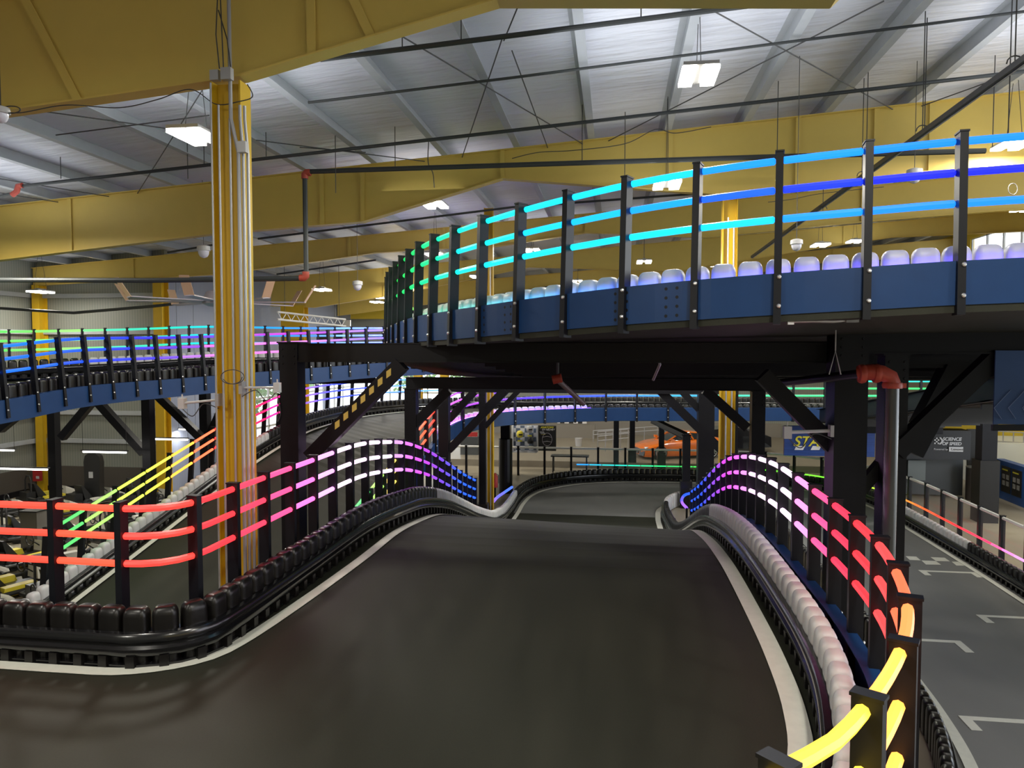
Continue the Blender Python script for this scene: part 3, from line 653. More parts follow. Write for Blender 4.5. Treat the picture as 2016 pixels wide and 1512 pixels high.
t4 = thing('elevated_track', 'ramp track on the left climbing away from the karts and turning right behind the posts', 'go-kart track', (-7.5, 14, 1))
mb = MB(); deck(mb, PL4, PR4, 90); obj('road_surface', mb, M_ASPH, t4)
mb = MB(); ribbon(mb, PL4, .55, .12, .008, step=.2); obj('edge_line', mb, M_LINE, t4, label='white line along the left edge')
mb = MB(); fascia(mb, PL4, 1, 0, z1=.2, a=3); fascia(mb, PR4, -1, 0, a=3); obj('side_beam', mb, M_BLUE, t4)
def s_y(path, y): return s_at(path, y)
c4 = [(11, (80, 225, 140)), (12.1, (95, 232, 120)), (13.0, (185, 240, 120)), (14, (225, 242, 95)), (15.4, (245, 245, 70)), (16.2, (255, 200, 80)), (16.9, (255, 140, 80)), (17.6, (255, 60, 60)), (18.6, (255, 30, 70)), (19.6, (255, 25, 120)), (20.8, (250, 40, 190)), (22, (220, 90, 225)), (23.5, (150, 110, 235)), (25, (70, 90, 235)), (27, (40, 80, 230)), (29, (110, 190, 250))]
railing('light tube railing up the left ramp, green and yellow turning red and magenta', sub(PL4, s_y(PL4, 11.6), s_y(PL4, 31), 0, 0, 90), .95, c4, side=1, lean=.10, cmap=key_y)
railing('railing right of the left ramp, green to orange, seen through the near railing', sub(PR4, s_y(PR4, 12.4), s_y(PR4, 21), 0, 0, 60), .95, [(13, (80, 225, 140)), (14.6, (110, 225, 130)), (15.3, (240, 232, 120)), (16.6, (245, 225, 115)), (17.5, (255, 180, 90)), (18.6, (255, 130, 80)), (19.6, (255, 80, 60)), (21, (255, 50, 90))], side=-1, cmap=key_y)
PB4 = sub(PL4, s_y(PL4, 8.4), PL4.L, .27, 0, 160)
barrier('white block barrier up the left ramp', PB4, 'white', 1, 0, s_y(PB4, 19.6))
barrier('black block barrier around the top of the left ramp', PB4, 'black', 1, s_y(PB4, 19.6), PB4.L)
# middle blue track (its near edge is the end of the ramp's right edge)
P5 = sub(PR4, s_y(PR4, 21.2), PR4.L, 0, 0, 100)
railing('light tube railing on the middle blue track, violet to blue then cyan', P5, 1.05, [[(-5, (200, 70, 230)), (-4.2, (190, 80, 235)), (-3, (60, 200, 240)), (-1, (40, 190, 240)), (4, (50, 225, 220))], [(-5, (235, 110, 235)), (-4.2, (200, 80, 240)), (-3.4, (120, 60, 245)), (-1.5, (40, 70, 250)), (0, (70, 150, 250)), (2, (50, 215, 220)), (6, (50, 225, 160)), (9, (60, 230, 130))], [(-5, (235, 90, 235)), (-4, (170, 70, 240)), (-2, (60, 60, 250)), (0, (60, 140, 250)), (3, (40, 215, 215)), (6, (50, 225, 160))]], side=-1, cmap=lambda p: p.x)
PB5 = sub(PR4, s_y(PR4, 21.0), PR4.L, -.27, 0, 100)
sx = PB5.s[min(range(len(PB5.p)), key=lambda i: abs(PB5.p[i].x+.85))]
barrier('white block barrier glowing violet on the middle blue track', PB5, 'white', -1, 0, sx, bumper=False)
barrier('black block barrier on the middle blue track', PB5, 'black', -1, sx, min(PB5.L, sx+20), bumper=False)
# ---- upper left track
N1 = [(-13.2, 7.5, 3.7), (-12.4, 9.5, 3.95), (-11.8, 11.2, 4.15), (-11.42, 12.8, 4.32), (-11.25, 14.1, 4.45), (-11.05, 15.4, 4.5), (-10.7, 16.6, 4.53), (-10.2, 17.8, 4.58), (-9.5, 19.0, 4.65), (-8.3, 20.7, 4.75), (-7.2, 22, 4.84), (-5.5, 23.6, 4.9), (-3.5, 25, 4.95)]
F1_ = [(-20, 12.5, 4.6), (-18, 15, 4.66), (-16, 17.25, 4.7), (-14, 19.25, 4.8), (-12.3, 21.0, 4.93), (-10.2, 22.7, 4.93), (-8, 24.4, 4.97), (-5.5, 26.2, 5), (-2.5, 28, 5)]
PN1, PF1 = Path(N1), Path(F1_)
t1 = thing('elevated_track', 'upper left track with blue side beam sweeping behind the big column', 'go-kart track', (-12, 16, 4.4))
mb = MB(); deck(mb, PF1, PN1, 60); obj('road_surface', mb, M_ASPH, t1)
mb = MB(); fascia(mb, PN1, -1, 0, z0=-.17, z1=.27); fascia(mb, PF1, 1, 0, z0=-.17, z1=.27); obj('side_beam', mb, M_BLUE, t1)
k1 = lambda p: p.x
railing('near railing of the upper left track, blue then violet, pink and lavender', PN1, .64, [
    [(-13, (0, 150, 230)), (-11.5, (0, 150, 235)), (-11.3, (0, 110, 235)), (-11.1, (20, 60, 230)), (-10.8, (60, 50, 225)), (-10.2, (120, 60, 225)), (-9.4, (215, 60, 210)), (-8.7, (190, 80, 220)), (-7.6, (190, 150, 240)), (-6, (150, 160, 245))],
    [(-13, (0, 150, 230)), (-11.4, (0, 120, 235)), (-11.1, (20, 70, 230)), (-10.9, (70, 50, 225)), (-10.5, (150, 70, 225)), (-10.2, (225, 120, 230)), (-9, (245, 160, 240)), (-7.6, (180, 140, 240)), (-6, (190, 190, 250))],
    [(-13, (0, 150, 230)), (-11.4, (0, 120, 235)), (-11.1, (30, 60, 230)), (-10.8, (90, 60, 225)), (-10.4, (215, 130, 235)), (-9.5, (245, 130, 225)), (-8, (240, 190, 240)), (-6, (170, 150, 245))]], side=-1, lean=.10, cmap=k1, start=.25)
railing('far railing of the upper left track, green to cyan then pale blue', PF1, .56, [(-19, (90, 215, 90)), (-16, (100, 225, 90)), (-14.8, (165, 240, 130)), (-14, (80, 220, 190)), (-13.2, (40, 215, 190)), (-12.5, (10, 215, 220)), (-11, (20, 180, 225)), (-10, (60, 150, 235)), (-9, (150, 200, 248)), (-7, (140, 150, 245)), (-4, (120, 120, 245))], side=1, lean=.06, cmap=k1, start=.3)
PBN = sub(PN1, 2, PN1.L, -.22, .05, 80); barrier('black block barrier inside the near railing of the upper left track', PBN, 'black', -1, 0, PBN.L, bumper=False)
PBF = sub(PF1, .5, PF1.L, .22, .05, 80); sx = PBF.s[min(range(len(PBF.p)), key=lambda i: abs(PBF.p[i].x+14.4))]
barrier('black block barrier on the far side of the upper left track at the left edge', PBF, 'black', 1, 0, sx)
barrier('white block barrier on the far side of the upper left track', PBF, 'white', 1, sx, PBF.L)
# ---- upper right track
T3 = [(11, 5.75, 5.95), (7, 5.95, 5.92), (4.2, 6.12, 5.89), (2.78, 6.23, 5.86), (2.08, 6.30, 5.83), (1.42, 6.40, 5.80), (.78, 6.56, 5.77), (.15, 6.84, 5.74), (-.41, 7.20, 5.71), (-.97, 7.64, 5.68), (-1.52, 8.17, 5.65), (-2.05, 8.82, 5.63), (-2.6, 9.67, 5.62), (-3.15, 10.75, 5.60), (-3.75, 12.1, 5.57), (-4.25, 13.4, 5.53), (-4.58, 14.7, 5.42), (-4.72, 16, 5.25), (-4.6, 17.2, 5.1), (-4.2, 18.4, 4.96)]
PT3 = Path(T3)
t3 = thing('elevated_track', 'highest track at the upper right with a deep blue side beam', 'go-kart track', (1, 9, 5.7))
mid = Path([(11, 10.4, 5.76), (4, 10.4, 5.74), (1, 10.5, 5.72), (-.6, 10.9, 5.70), (-1.9, 11.7, 5.64), (-2.9, 12.8, 5.54), (-3.6, 14.1, 5.4), (-4.1, 15.5, 5.25), (-4.4, 16.6, 5.1)])
inn = Path([(11, 16.3, 4.93), (4, 16.3, 4.93), (2, 16.3, 4.93), (.6, 16.35, 4.93), (-1, 16.4, 4.93), (-2.6, 16.5, 4.93), (-4.1, 16.75, 5.0)])
mb = MB(); A3 = sub(PT3, 0, PT3.s[min(range(len(PT3.p)), key=lambda i: abs(PT3.p[i].y-16.9))], 0, 0, 120); deck(mb, A3, mid, 80); deck(mb, mid, inn, 80); obj('road_surface', mb, M_ASPH, t3)
mb = MB(); fascia(mb, PT3, 1, 0, z0=0.0, z1=.345)
obj('side_beam', mb, M_BLUE, t3)
mb = MB(); mb.k = 0
for xx, n_ in ((.28, 0), (-1.28, 1)):
    s0 = PT3.s[min(range(len(PT3.p)), key=lambda i: abs(PT3.p[i].x-xx)+max(0, PT3.p[i].y-9))]
    for dx in (-.30, -.20, .18, .30):
        for zz in (0.05, .13, .21, .29):
            p = PT3.pos(s0+dx, 0, zz); r = PT3.right(s0+dx); M = Matrix.Rotation(math.atan2(r.y, r.x), 3, 'Z') @ Matrix.Rotation(math.pi/2, 3, 'Y')
            obj('splice_bolt', MB().lathe([(.016, 0), (.012, .012)], 6, p+r*.012*(1 if r.y < 0 else -1), M), M_POST, t3)
for k in range(9):
    f_ = 1-k/9; mb = MB(); y = 10.2+k*.68; z = 5.62-.104*(y-9.9); mb.bar((-2.6+k*.08, y, z-.03), (9, y, z-.03), .06, .12); obj('deck_rib', mb, M_STEEL, t3)
c3t = [(-1, (80, 230, 120)), (2, (0, 150, 255)), (6, (0, 150, 255))]
def c3(a): return a
sxp = lambda p: p.x if p.y < 15.5 else -6-(p.y-15.5)
railing('highest railing at the upper right, azure and deep blue bending round to cyan and green', PT3, .675, [
    [(-9, (240, 235, 120)), (-7.5, (200, 240, 120)), (-6, (120, 240, 130)), (-4.6, (40, 225, 110)), (-3.4, (20, 222, 95)), (-2.7, (20, 222, 130)), (-2.1, (0, 232, 190)), (-1.3, (0, 235, 235)), (.0, (0, 228, 250)), (.6, (0, 205, 252)), (1.1, (0, 165, 255)), (4, (0, 150, 255))],
    [(-9, (240, 235, 120)), (-7.5, (200, 240, 120)), (-6, (120, 240, 130)), (-4.6, (40, 225, 110)), (-3.2, (20, 222, 100)), (-2.4, (10, 225, 160)), (-1.8, (0, 230, 220)), (-.6, (0, 215, 250)), (.3, (0, 185, 252)), (.9, (10, 120, 255)), (1.5, (15, 70, 250)), (2.2, (15, 40, 250)), (4, (20, 40, 250))],
    [(-9, (240, 235, 120)), (-7.5, (200, 240, 120)), (-6, (120, 240, 130)), (-4.6, (40, 225, 110)), (-3.0, (10, 225, 120)), (-2.3, (0, 232, 190)), (-1.5, (0, 235, 240)), (.9, (0, 225, 250)), (1.6, (0, 165, 255)), (4, (0, 140, 255))]],
    side=1, lean=.05, cmap=sxp, start=(PT3.s[30]+.105) % .675)
PB3 = sub(PT3, .6, PT3.L, 0, 0, 160); PB3 = Path([p for p in [PT3.pos(.6+(PT3.L-.6)*i/160, -.27 if False else 0, 0) for i in range(161)]], smooth=False)
PB3 = Path([PT3.pos(.6+(PT3.L-.8)*i/160, .0, 0)-PT3.right(.6+(PT3.L-.8)*i/160)*(-.27) for i in range(161)], smooth=False)
barrier('white block barrier on the highest track at the upper right, tinted by the blue tubes', PB3, 'white', 1, 0, PB3.L, bumper=True)
def strip_light(label, path, a, b, off, h, cols, key, r=.02, n=None):  # added hidden strips that make the white blocks glow
    t = thing('added_glow_strip', label, 'light tube', path.at(a)); n = n or int((b-a)/.7)
    for i in range(n):
        u = a+(b-a)*i/n; w = a+(b-a)*(i+1)/n-.02; c = ramp(cols, key(path.at((u+w)/2))); l = lin(c)
        obj('light_tube', MB().tube([path.pos(u+(w-u)*j/3, off, h) for j in range(4)], r, 6), emis('strip_%d_%d_%d' % tuple(int(q) for q in c), [30*q for q in l], 1.0), t, smooth=True)
strip_light('added glow strip between the blue side beam and the white blocks of the highest track', PT3, .6, PT3.L-1.5, .08, .315, [(-6, (100, 240, 120)), (-3.4, (60, 235, 130)), (-2.2, (40, 225, 200)), (-.9, (30, 170, 250)), (.3, (50, 90, 255)), (1.5, (70, 60, 255)), (4, (80, 50, 255))], sxp)
strip_light('added glow strip at the foot of the violet glowing blocks on the middle blue track', PR4, s_y(PR4, 21.2), s_near(PR4, -.8, 25), -.10, .37, [(-5, (190, 60, 240)), (-3.5, (110, 50, 250)), (-.8, (60, 40, 250))], k1, .025)
# ================================================================== LAMPS
def lampmesh():
    fr = MB(); fr.box((0, 0, .05), (.50, .80, .05)); fr.box((0, 0, .10), (.12, .4, .06))
    pn = MB(); pn.box((0, 0, 0), (.20, .74, .05)); return fr.mesh('lamp_housing', M_GALV), pn.mesh('lamp_panel', M_LAMPW)
LH, LPN = lampmesh()
def highbay(label, p, light=True, wires=True, power=None):
    t = thing('high_bay_lamp', label, 'lamp', p, 'twin panel lamps under the roof')
    M = Matrix.Translation(p); link('lamp_housing', LH, t, M)
    for s in (-1, 1): link('lamp_panel', LPN, t, Matrix.Translation(V(p)+V((s*.165, 0, 0))))
    if wires:
        z = roofz(p[0]); mb = MB()
        for s in (-1, 1): mb.tube([V(p)+V((0, s*.3, .1)), V((p[0], p[1]+s*.05, z+.255))], .006, 5)
        obj('suspension_wire', mb, M_CABLE, t)
    if light:
        l = bpy.data.lights.new('high_bay_light', 'AREA'); l.shape = 'RECTANGLE'; l.size = .5; l.size_y = .75
        l.energy = power or LAMP_W; l.color = (1.0, .95, .84)
        o = bpy.data.objects.new('high_bay_light', l); COL.objects.link(o); o.parent = t; o.matrix_parent_inverse = t.matrix_basis.inverted(); o.matrix_basis = Matrix.Translation(V(p)-V((0, 0, .04)))
        l = bpy.data.lights.new('added_roof_fill', 'AREA'); l.shape = 'DISK'; l.size = 4.6 if 9.5 < p[1] < 14.6 else 3.0  # added upward disc that brightens the roof, wider than the fixture itself
        l.energy = 42 if 9.5 < p[1] < 14.6 else (ROOF_FILL if p[1] > 9 else .5); l.color = (.92, .95, 1.0)
        o = bpy.data.objects.new('added_roof_fill', l); COL.objects.link(o); o.parent = t; o.matrix_parent_inverse = t.matrix_basis.inverted(); o.matrix_basis = Matrix.Translation(V(p)+V((0, 0, .14))) @ Matrix.Rotation(math.pi, 4, 'X')
for px, py, z, l in [(1375, 150, 9.55, 'bright twin panel lamp hanging large at the upper right of the centre'), (388, 270, 8.7, 'twin panel lamp left of the big yellow column'), (856, 404, 9.1, 'twin panel lamp above the bend of the highest railing'),
                     (1313, 364, 8.85, 'twin panel lamp just above the azure top rail'), (1996, 285, 9.6, 'twin panel lamp at the right edge of the view'), (80, 575, 7.6, 'flat lamp glowing in front of the corner column at the left'),
                     (634, 571, 7.9, 'twin panel lamp right of the ceiling fan'), (857, 502, 8.6, 'small lamp seen between the posts of the bend'), (1268, 516, 8.8, 'small twin lamp above the white blocks of the highest track'),
                     (742, 595, 8.0, 'lamp against the yellow siding left of the bend'), (1615, 483, 9.3, 'small lamp seen low between the azure tubes at the right'), (940, 545, 8.6, 'tiny lamp right of the bend')]:
    highbay(l, K(px, py, z), power=70 if px < 100 else None)
for i, (x, y) in enumerate([(-5, 1.5), (2.5, 2), (8, 1), (-15, 2), (-14, 14), (8, 20), (14, 12), (7.5, 12.5), (12.5, 20), (14, 28), (5, 38), (-2, 40), (-3, 27), (10, 33), (-10, 34), (-13, 40), (-18.5, 17), (-8, -4), (2, -4), (12, -2)]): highbay('extra high lamp added to light the hall, %s of them' % ORD[i+1], V((x, y, roofz(x)-.9)), power=LAMP_W*.55 if y > 26 else None)  # extra lamps added for more light, several standing inside the view
TM = [MB().tube([(-.6, 0, 0), (.6, 0, 0)], .028, 8, rnd=True).mesh('lamp_tube', M_TUBEW, True), MB().box((0, 0, .045), (1.26, .09, .03)).mesh('lamp_housing', M_CABLE)]
def strip(label, a, b, sus=1.0):
    a = V(a); b = V(b); c = (a+b)/2; t = thing('strip_lamp', label, 'lamp', c, 'tube lamps over the kart yard'); L = (b-a).length; d = (b-a).normalized()
    M = Matrix.Translation(c) @ Matrix.Rotation(math.atan2(d.y, d.x), 4, 'Z') @ Matrix.Diagonal((L/1.2, 1, 1, 1))
    link('lamp_tube', TM[0], t, M); link('lamp_housing', TM[1], t, M)
    mb = MB()
    for q in (a, b): mb.tube([q+V((0, 0, .04)), q+V((0, 0, sus))], .006, 5)
    obj('suspension_wire', mb, M_CABLE, t)
    l = bpy.data.lights.new('strip_light', 'AREA'); l.shape = 'RECTANGLE'; l.size = L; l.size_y = .08; l.energy = 22; l.color = (1, .97, .9)
    o = bpy.data.objects.new('strip_light', l); COL.objects.link(o); o.parent = t; o.matrix_parent_inverse = t.matrix_basis.inverted(); o.matrix_basis = Matrix.Translation(c-V((0, 0, .05))) @ Matrix.Rotation(math.atan2(d.y, d.x), 4, 'Z')
strip('white tube lamp in front of the end wall at the left', Y_(163, 889, 19), Y_(249, 891, 19))
strip('white tube lamp at the left edge in front of the corner column', Y_(0, 921, 18), Y_(94, 926, 18))
strip('white tube lamp uppermost at the left edge', Y_(-50, 885, 21), Y_(28, 887, 21))
strip('white tube lamp by the person beyond the ramp railing', Y_(306, 864, 22), Y_(370, 866, 22))
strip('short white lamp high beside the people at the left', Y_(352, 846, 26.5), Y_(385, 845, 26.5), 6.2)
# ================================================================== PIPES, RODS
def rafterline(label, pts, r, name='sprinkler_pipe', m=None, cat='pipe', grp=None): return pipe(name, label, cat, pts, r, m or M_PIPE, grp)
rafterline('dark sprinkler pipe nearest the top of the view, sloping with the roof', [Y_(631, 117, 10.3), Y_(1008, 70, 10.3), Y_(1540, 3, 10.3)], .038)
rafterline('thin dark rod line under the roof, second from the top', [Y_(607, 202, 12.4), Y_(1008, 153, 12.4), Y_(2030, 21, 12.4)], .024)
rafterline('dark sprinkler pipe below the white ceiling, third from the top', [Y_(37, 367, 14.6), Y_(1008, 257, 14.6), Y_(2040, 138, 14.6)], .036)
rafterline('short dark pipe end at the left edge with a red fitting', [Y_(0, 386, 14.6), Y_(28, 380, 14.6), Y_(37, 367, 14.6)], .03)
tag(obj('pipe_fitting', MB().tube([Y_(24, 384, 14.58), Y_(33, 377, 14.58), Y_(36, 366, 14.58), Y_(44, 365, 14.58)], .06, 8), M_RED, smooth=True), 'small red pipe elbow at the left edge under the roof', 'pipe fitting')
rafterline('horizontal dark pipe running across in front of the second rafter', [Y_(604, 338, 15.2), Y_(1008, 325, 15.2), Y_(1512, 309, 15.2), Y_(1940, 297, 15.2)], .052)
rafterline('vertical dark pipe dropping from the horizontal pipe left of centre', [Y_(600, 342, 15.2), Y_(603, 545, 15.2)], .055)
rafterline('horizontal dark pipe passing behind the big yellow column', [Y_(600, 548, 15.2), Y_(300, 552, 15.2), Y_(-40, 551, 15.2)], .055)
for px, py, l in [(600, 340, 'red pipe elbow at the top of the dropping pipe'), (602, 547, 'red pipe elbow at the foot of the dropping pipe')]:
    p = Y_(px, py, 15.2); s = 1 if py < 400 else -1
    tag(obj('pipe_fitting', MB().tube([p+V((s*.13, 0, 0)), p+V((s*.03, 0, 0)), p+V((0, 0, -s*.03)), p+V((0, 0, -s*.13))], .075, 10), M_RED, smooth=True), l, 'pipe fitting')
rafterline('thin dark pipe with a kink over the left wall', [Y_(-30, 605, 23), Y_(145, 616, 23), Y_(300, 603, 23), Y_(420, 590, 23)], .05)
rafterline('dark sprinkler pipe under the third rafter bay', [Y_(508, 470, 20), Y_(1008, 408, 20), Y_(1390, 380, 20)], .03)
rafterline('thin pipe near the left between the second and third rafter', [Y_(330, 497, 21), Y_(420, 482, 21)], .03)
rafterline('thin dark sprinkler line in front of the fourth rafter', [Y_(545, 540, 24), Y_(740, 512, 24)], .03)
# dark strut with light underside running back at the right
sa, sb_ = X_(2060, 85, 4.6), X_(1480, 506, 4.6)
t = thing('cable_tray', 'long dark cable tray hung on rods, running diagonally behind the azure tubes', 'cable tray', (sa+sb_)/2)
obj('tray_channel', MB().bar(sa, sb_, .07, .075), mat('tray_dark', (.02, .022, .03), .35), t)
obj('tray_lip', MB().bar(sa+V((.02, 0, -.047)), sb_+V((.02, 0, -.047)), .014, .014), M_GALV, t, label='bright metal lip')
for px, py in [(1620, 415), (1697, 350), (1816, 262), (1998, 130)]:
    p = X_(px, py, 4.6); mb = MB(); mb.tube([p, V((p.x, p.y, roofz(p.x)))], .008, 5)
    mb.tube([p+V((.09*math.cos(a), 0, .03+.09*math.sin(a))) for a in [i*math.pi/6 for i in range(7)]], .009, 5); obj('hanger_rod', mb, M_CABLE, t)
for n, ((x0, y0), (x1, y1)) in enumerate([((83, 219), (350, 256)), ((110, 266), (412, 227)), ((266, 388), (398, 178)), ((792, 72), (1155, 288)), ((990, 72), (907, 318)), ((1008, 100), (1100, 350)), ((1183, 285), (1740, 2)), ((1380, 8), (1770, 222)), ((1950, 160), (1800, 214)), ((1025, 0), (992, 80)), ((504, 276), (870, 322)), ((590, 290), (720, 300)), ((0, 352), (240, 391)), ((0, 380), (140, 402))]):
    a = R_(x0, y0, -.06); b = R_(x1, y1, -.06)
    tag(obj('brace_rod', MB().tube([a, b], .011, 6), M_CABLE), 'thin steel cross bracing rod stretched under the ceiling, %s of the set' % ORD[n+1], 'rod', 'bracing rods under the ceiling')
for n, (x, y0, y1, Yd) in enumerate([(778, 190, 333, 15.2), (1146, 130, 322, 15.2), (1530, 0, 308, 15.2), (1706, 120, 300, 15.2), (1820, 0, 260, 13), (1954, 37, 290, 15.2), (1230, 160, 345, 16), (524, 214, 308, 14.6), (661, 300, 380, 15), (1985, 155, 262, 12), (370, 330, 352, 14.6), (402, 290, 325, 14.6), (120, 327, 352, 14.6), (908, 38, 82, 10.3), (792, 82, 98, 10.3), (1262, 20, 35, 10.3)]):
    a = Y_(x, y1, Yd); b = V((a.x, a.y, roofz(a.x)+.255)); tag(obj('hanger_rod', MB().tube([a, b], .009, 5), M_CABLE), 'thin vertical hanger rod under the ceiling, %s of the set' % ORD[n+1], 'rod', 'hanger rods under the ceiling')
cable('thin cable looping along the top edge of the second rafter', [Y_(x, y, 16.7) for x, y in [(1008, 312), (1060, 300), (1130, 296), (1230, 283), (1290, 255), (1330, 262), (1400, 250)]], .009)
cable('cable swooping from the third pipe to a lamp over the bend', [Y_(844, 277, 15), Y_(843, 320, 15.2), Y_(853, 345, 16), Y_(856, 395, 18)], .01)
cable('coil of thin cable between the azure and blue tubes at the right', [Y_(1994+9*math.cos(a), 372+11*math.sin(a), 16.6) for a in [i*.6 for i in range(22)]], .007)
cable('thin cable sagging across the second rafter at the right', [Y_(x, y, 16.6) for x, y in [(1512, 398), (1560, 392), (1610, 382), (1680, 374), (1740, 368)]], .007)
# ---- sprinkler pipe at the right with red elbows
t = thing('sprinkler_pipe', 'thick dark pipe with red grooved elbows turning down beside the thick post', 'pipe', Y_(1745, 1100, 8.2))
Yp = 8.2; a = Y_(1505, 757, Yp+3.2); b = Y_(1697, 736, Yp); c = Y_(1735, 735, Yp); d = Y_(1757, 757, Yp)
obj('pipe_run', MB().tube([a, b], .052, 12), M_STEEL, t, smooth=True)
dd = V((d.x, d.y, .1)); obj('pipe_drop', MB().tube([d, dd], .068, 14), mat('dark_glossy_pipe', (.03, .032, .032), .25, spec=.7), t, smooth=True)
obj('red_elbow', MB().tube([b+V((-.02, .06, 0)), b.lerp(c, .5)+V((0, 0, .02)), c+V((0, 0, .005)), c.lerp(d, .6)+V((.02, 0, .03)), d], .083, 12), M_RED, t, smooth=True)
for p, ax in ((b, 'y'), (b.lerp(c, .75), 'y'), (d+V((0, 0, -.01)), 'z')):
    mb = MB(); M = Matrix.Rotation(math.pi/2, 3, 'Y') if ax == 'y' else None; mb.lathe([(.095, -.03), (.103, 0), (.095, .03)], 14, p, M); mb.box(p+V((.1, -.02, 0)), (.05, .04, .05)); obj('coupling', mb, M_RED, t, smooth=True)
mb = MB(); p = Y_(1644, 728, Yp); mb.tube([p+V((-.06, 0, -.05)), p+V((0, 0, .2)), p+V((.06, 0, -.05))], .008, 5); mb.tube([p+V((0, 0, .2)), p+V((0, 0, .62))], .008, 5); obj('hanger', mb, M_GALV, t)
t = thing('sprinkler_branch', 'grey pipe stub with a red tee under the upper track', 'pipe', Y_(1098, 745, 11))
obj('pipe_run', MB().tube([Y_(1100, 750, 11), Y_(1150, 796, 11.3)], .04, 10), mat('grey_pipe', (.22, .17, .17), .4), t, smooth=True)
obj('red_tee', MB().tube([Y_(1088, 748, 11), Y_(1106, 744, 11)], .07, 10), M_RED, t, smooth=True)
obj('hanger', MB().tube([Y_(1098, 745, 11), V((Y_(1098, 745, 11).x, 11, 5.62))], .02, 8), M_PIPE, t)
t = thing('hanging_sprinkler', 'small pipe stub hanging under the long beam right of centre', 'sprinkler', Y_(1298, 705, 10.2))
obj('pipe_stub', MB().tube([Y_(1297, 702, 10.2), Y_(1299, 718, 10.2), Y_(1286, 748, 10.4)], .02, 8), M_GALV, t, smooth=True)
obj('clamp', MB().box(Y_(1297, 703, 10.2), (.06, .06, .09)), M_GALV, t)
# white conduit clipped under the upper side beam
t = thing('conduit', 'pale conduit clipped along the underside of the blue side beam', 'conduit', Y_(1555, 632, 6.5))
obj('conduit_run', MB().tube([Y_(1556, 632, 6.45), Y_(1600, 631, 6.5), Y_(1640, 632, 6.55), Y_(1672, 629, 6.6)], .018, 8), M_GALV, t, smooth=True)
obj('box_end', MB().box(Y_(1556, 632, 6.43), (.05, .05, .06)), M_WHITE, t); obj('connector', MB().box(Y_(1676, 629, 6.6), (.1, .08, .05)), M_GALV, t)
cable('dark vertical cable beside the left post of the beam', [Y_(545, 770, 9.6), Y_(549, 800, 9.58), Y_(546, 830, 9.58), Y_(552, 812, 9.58), Y_(547, 780, 9.58)], .006)
# ---- sensor arms
def sensor(label, a, b, s=.13, r=.022):
    a, b = V(a), V(b); t = thing('position_sensor', label, 'sensor', a); d = (b-a).normalized()
    obj('arm', MB().tube([a, b], r, 8), M_WHITE, t, smooth=True)
    mb = MB(); mb.box(b, (s*.75, s*.7, s*1.25)); mb.box(b+V((0, 0, s*.8)), (s*.12, s*.12, s*.5)); obj('sensor_head', mb, M_WHITE, t)
    mb = MB(); mb.box(a, (.04, .12, .14)); obj('bracket', mb, M_GALV, t)
    obj('sensor_cable', MB().tube(Path([b+V((0, -.02, -s*.5)), b.lerp(a, .3)+V((0, -.02, -s*1.6)), b.lerp(a, .6)+V((0, -.02, -.03)), a+V((0, -.02, -.1))]).p, .006, 5), M_CABLE, t)
sensor('white sensor on a horizontal arm right of the big yellow column', Y_(478, 763, 7.85), Y_(546, 763, 7.85), .09, .014)
sensor('white sensor on a horizontal arm left of the big yellow column', Y_(432, 787, 7.9), Y_(359, 794, 7.95), .10, .014)
sensor('white sensor on an arm left of the thick right post', Y_(1636, 848, 9.3), Y_(1550, 851, 9.2), .12, .022)
# ---- dome cameras hanging under the beams
def dome(label, p, r=.16):
    p = V(p); t = thing('dome_camera', label, 'camera', p)
    obj('camera_housing', MB().lathe([(r*.5, r*1.5), (r*1.05, r*1.3), (r*1.1, r*.55), (r*.95, r*.5)], 18, p), M_WHITE, t, smooth=True)
    obj('camera_dome', MB().lathe([(r*.9, r*.5), (r*.85, 0), (r*.6, -r*.45), (r*.15, -r*.68)], 18, p), mat('pale_dome', (.6, .6, .68), .2), t, smooth=True)
    obj('hanger_rod', MB().tube([p+V((0, 0, r*1.5)), V((p.x, p.y, roofz(p.x)+.255))], .006, 6), M_CABLE, t)
dome('white dome camera left of the big column under the second rafter', Y_(401, 500, 17.5), .15)
dome('white dome camera hanging in front of the broad rear beam left of the bend', Y_(704, 566, 20), .13)
dome('white dome camera behind the deep blue tube at the right', Y_(1800, 352, 15), .13)
dome('small white dome camera above the blocks at the right', Y_(1568, 487, 14), .1)
dome('white round lamp or camera at the left edge under the nearest rafter', Y_(2, 232, 7.9), .09)
# ================================================================== CEILING FAN
fc = Y_(428, 594, 20.5); t = thing('ceiling_fan', 'very large ceiling fan with upturned blade tips behind the big yellow column', 'fan', fc)
M_FAN = mat('fan_blade', (.36, .32, .36), .4); M_FTIP = mat('fan_tip', (.55, .36, .22), .5)
obj('fan_hub', MB().lathe([(.12, .35), (.3, .3), (.42, .06), (.42, -.06), (.25, -.14)], 20, fc), M_FAN, t, smooth=True)
obj('fan_rod', MB().tube([fc+V((0, 0, .3)), V((fc.x, fc.y, roofz(fc.x)))], .05, 8), M_GALV, t)
for i in range(8):
    a = math.radians(14+45*i); d = V((math.cos(a), math.sin(a), 0)); n = V((-d.y, d.x, 0))
    R = Matrix((d, n, V((0, 0, 1)))).transposed() @ Matrix.Rotation(.12, 3, 'X')
    mb = MB(); mb.box(fc+d*1.45, (2.2, .22, .03), R); o = obj('fan_blade', mb, M_FAN, t)
    mb = MB(); e = fc+d*2.52; mb.prism([e+n*.13, e-n*.13, e+d*.32-n*.15+V((0, 0, .5)), e+d*.32+n*.10+V((0, 0, .5))], d*.02); obj('blade_tip', mb, M_FTIP, o)
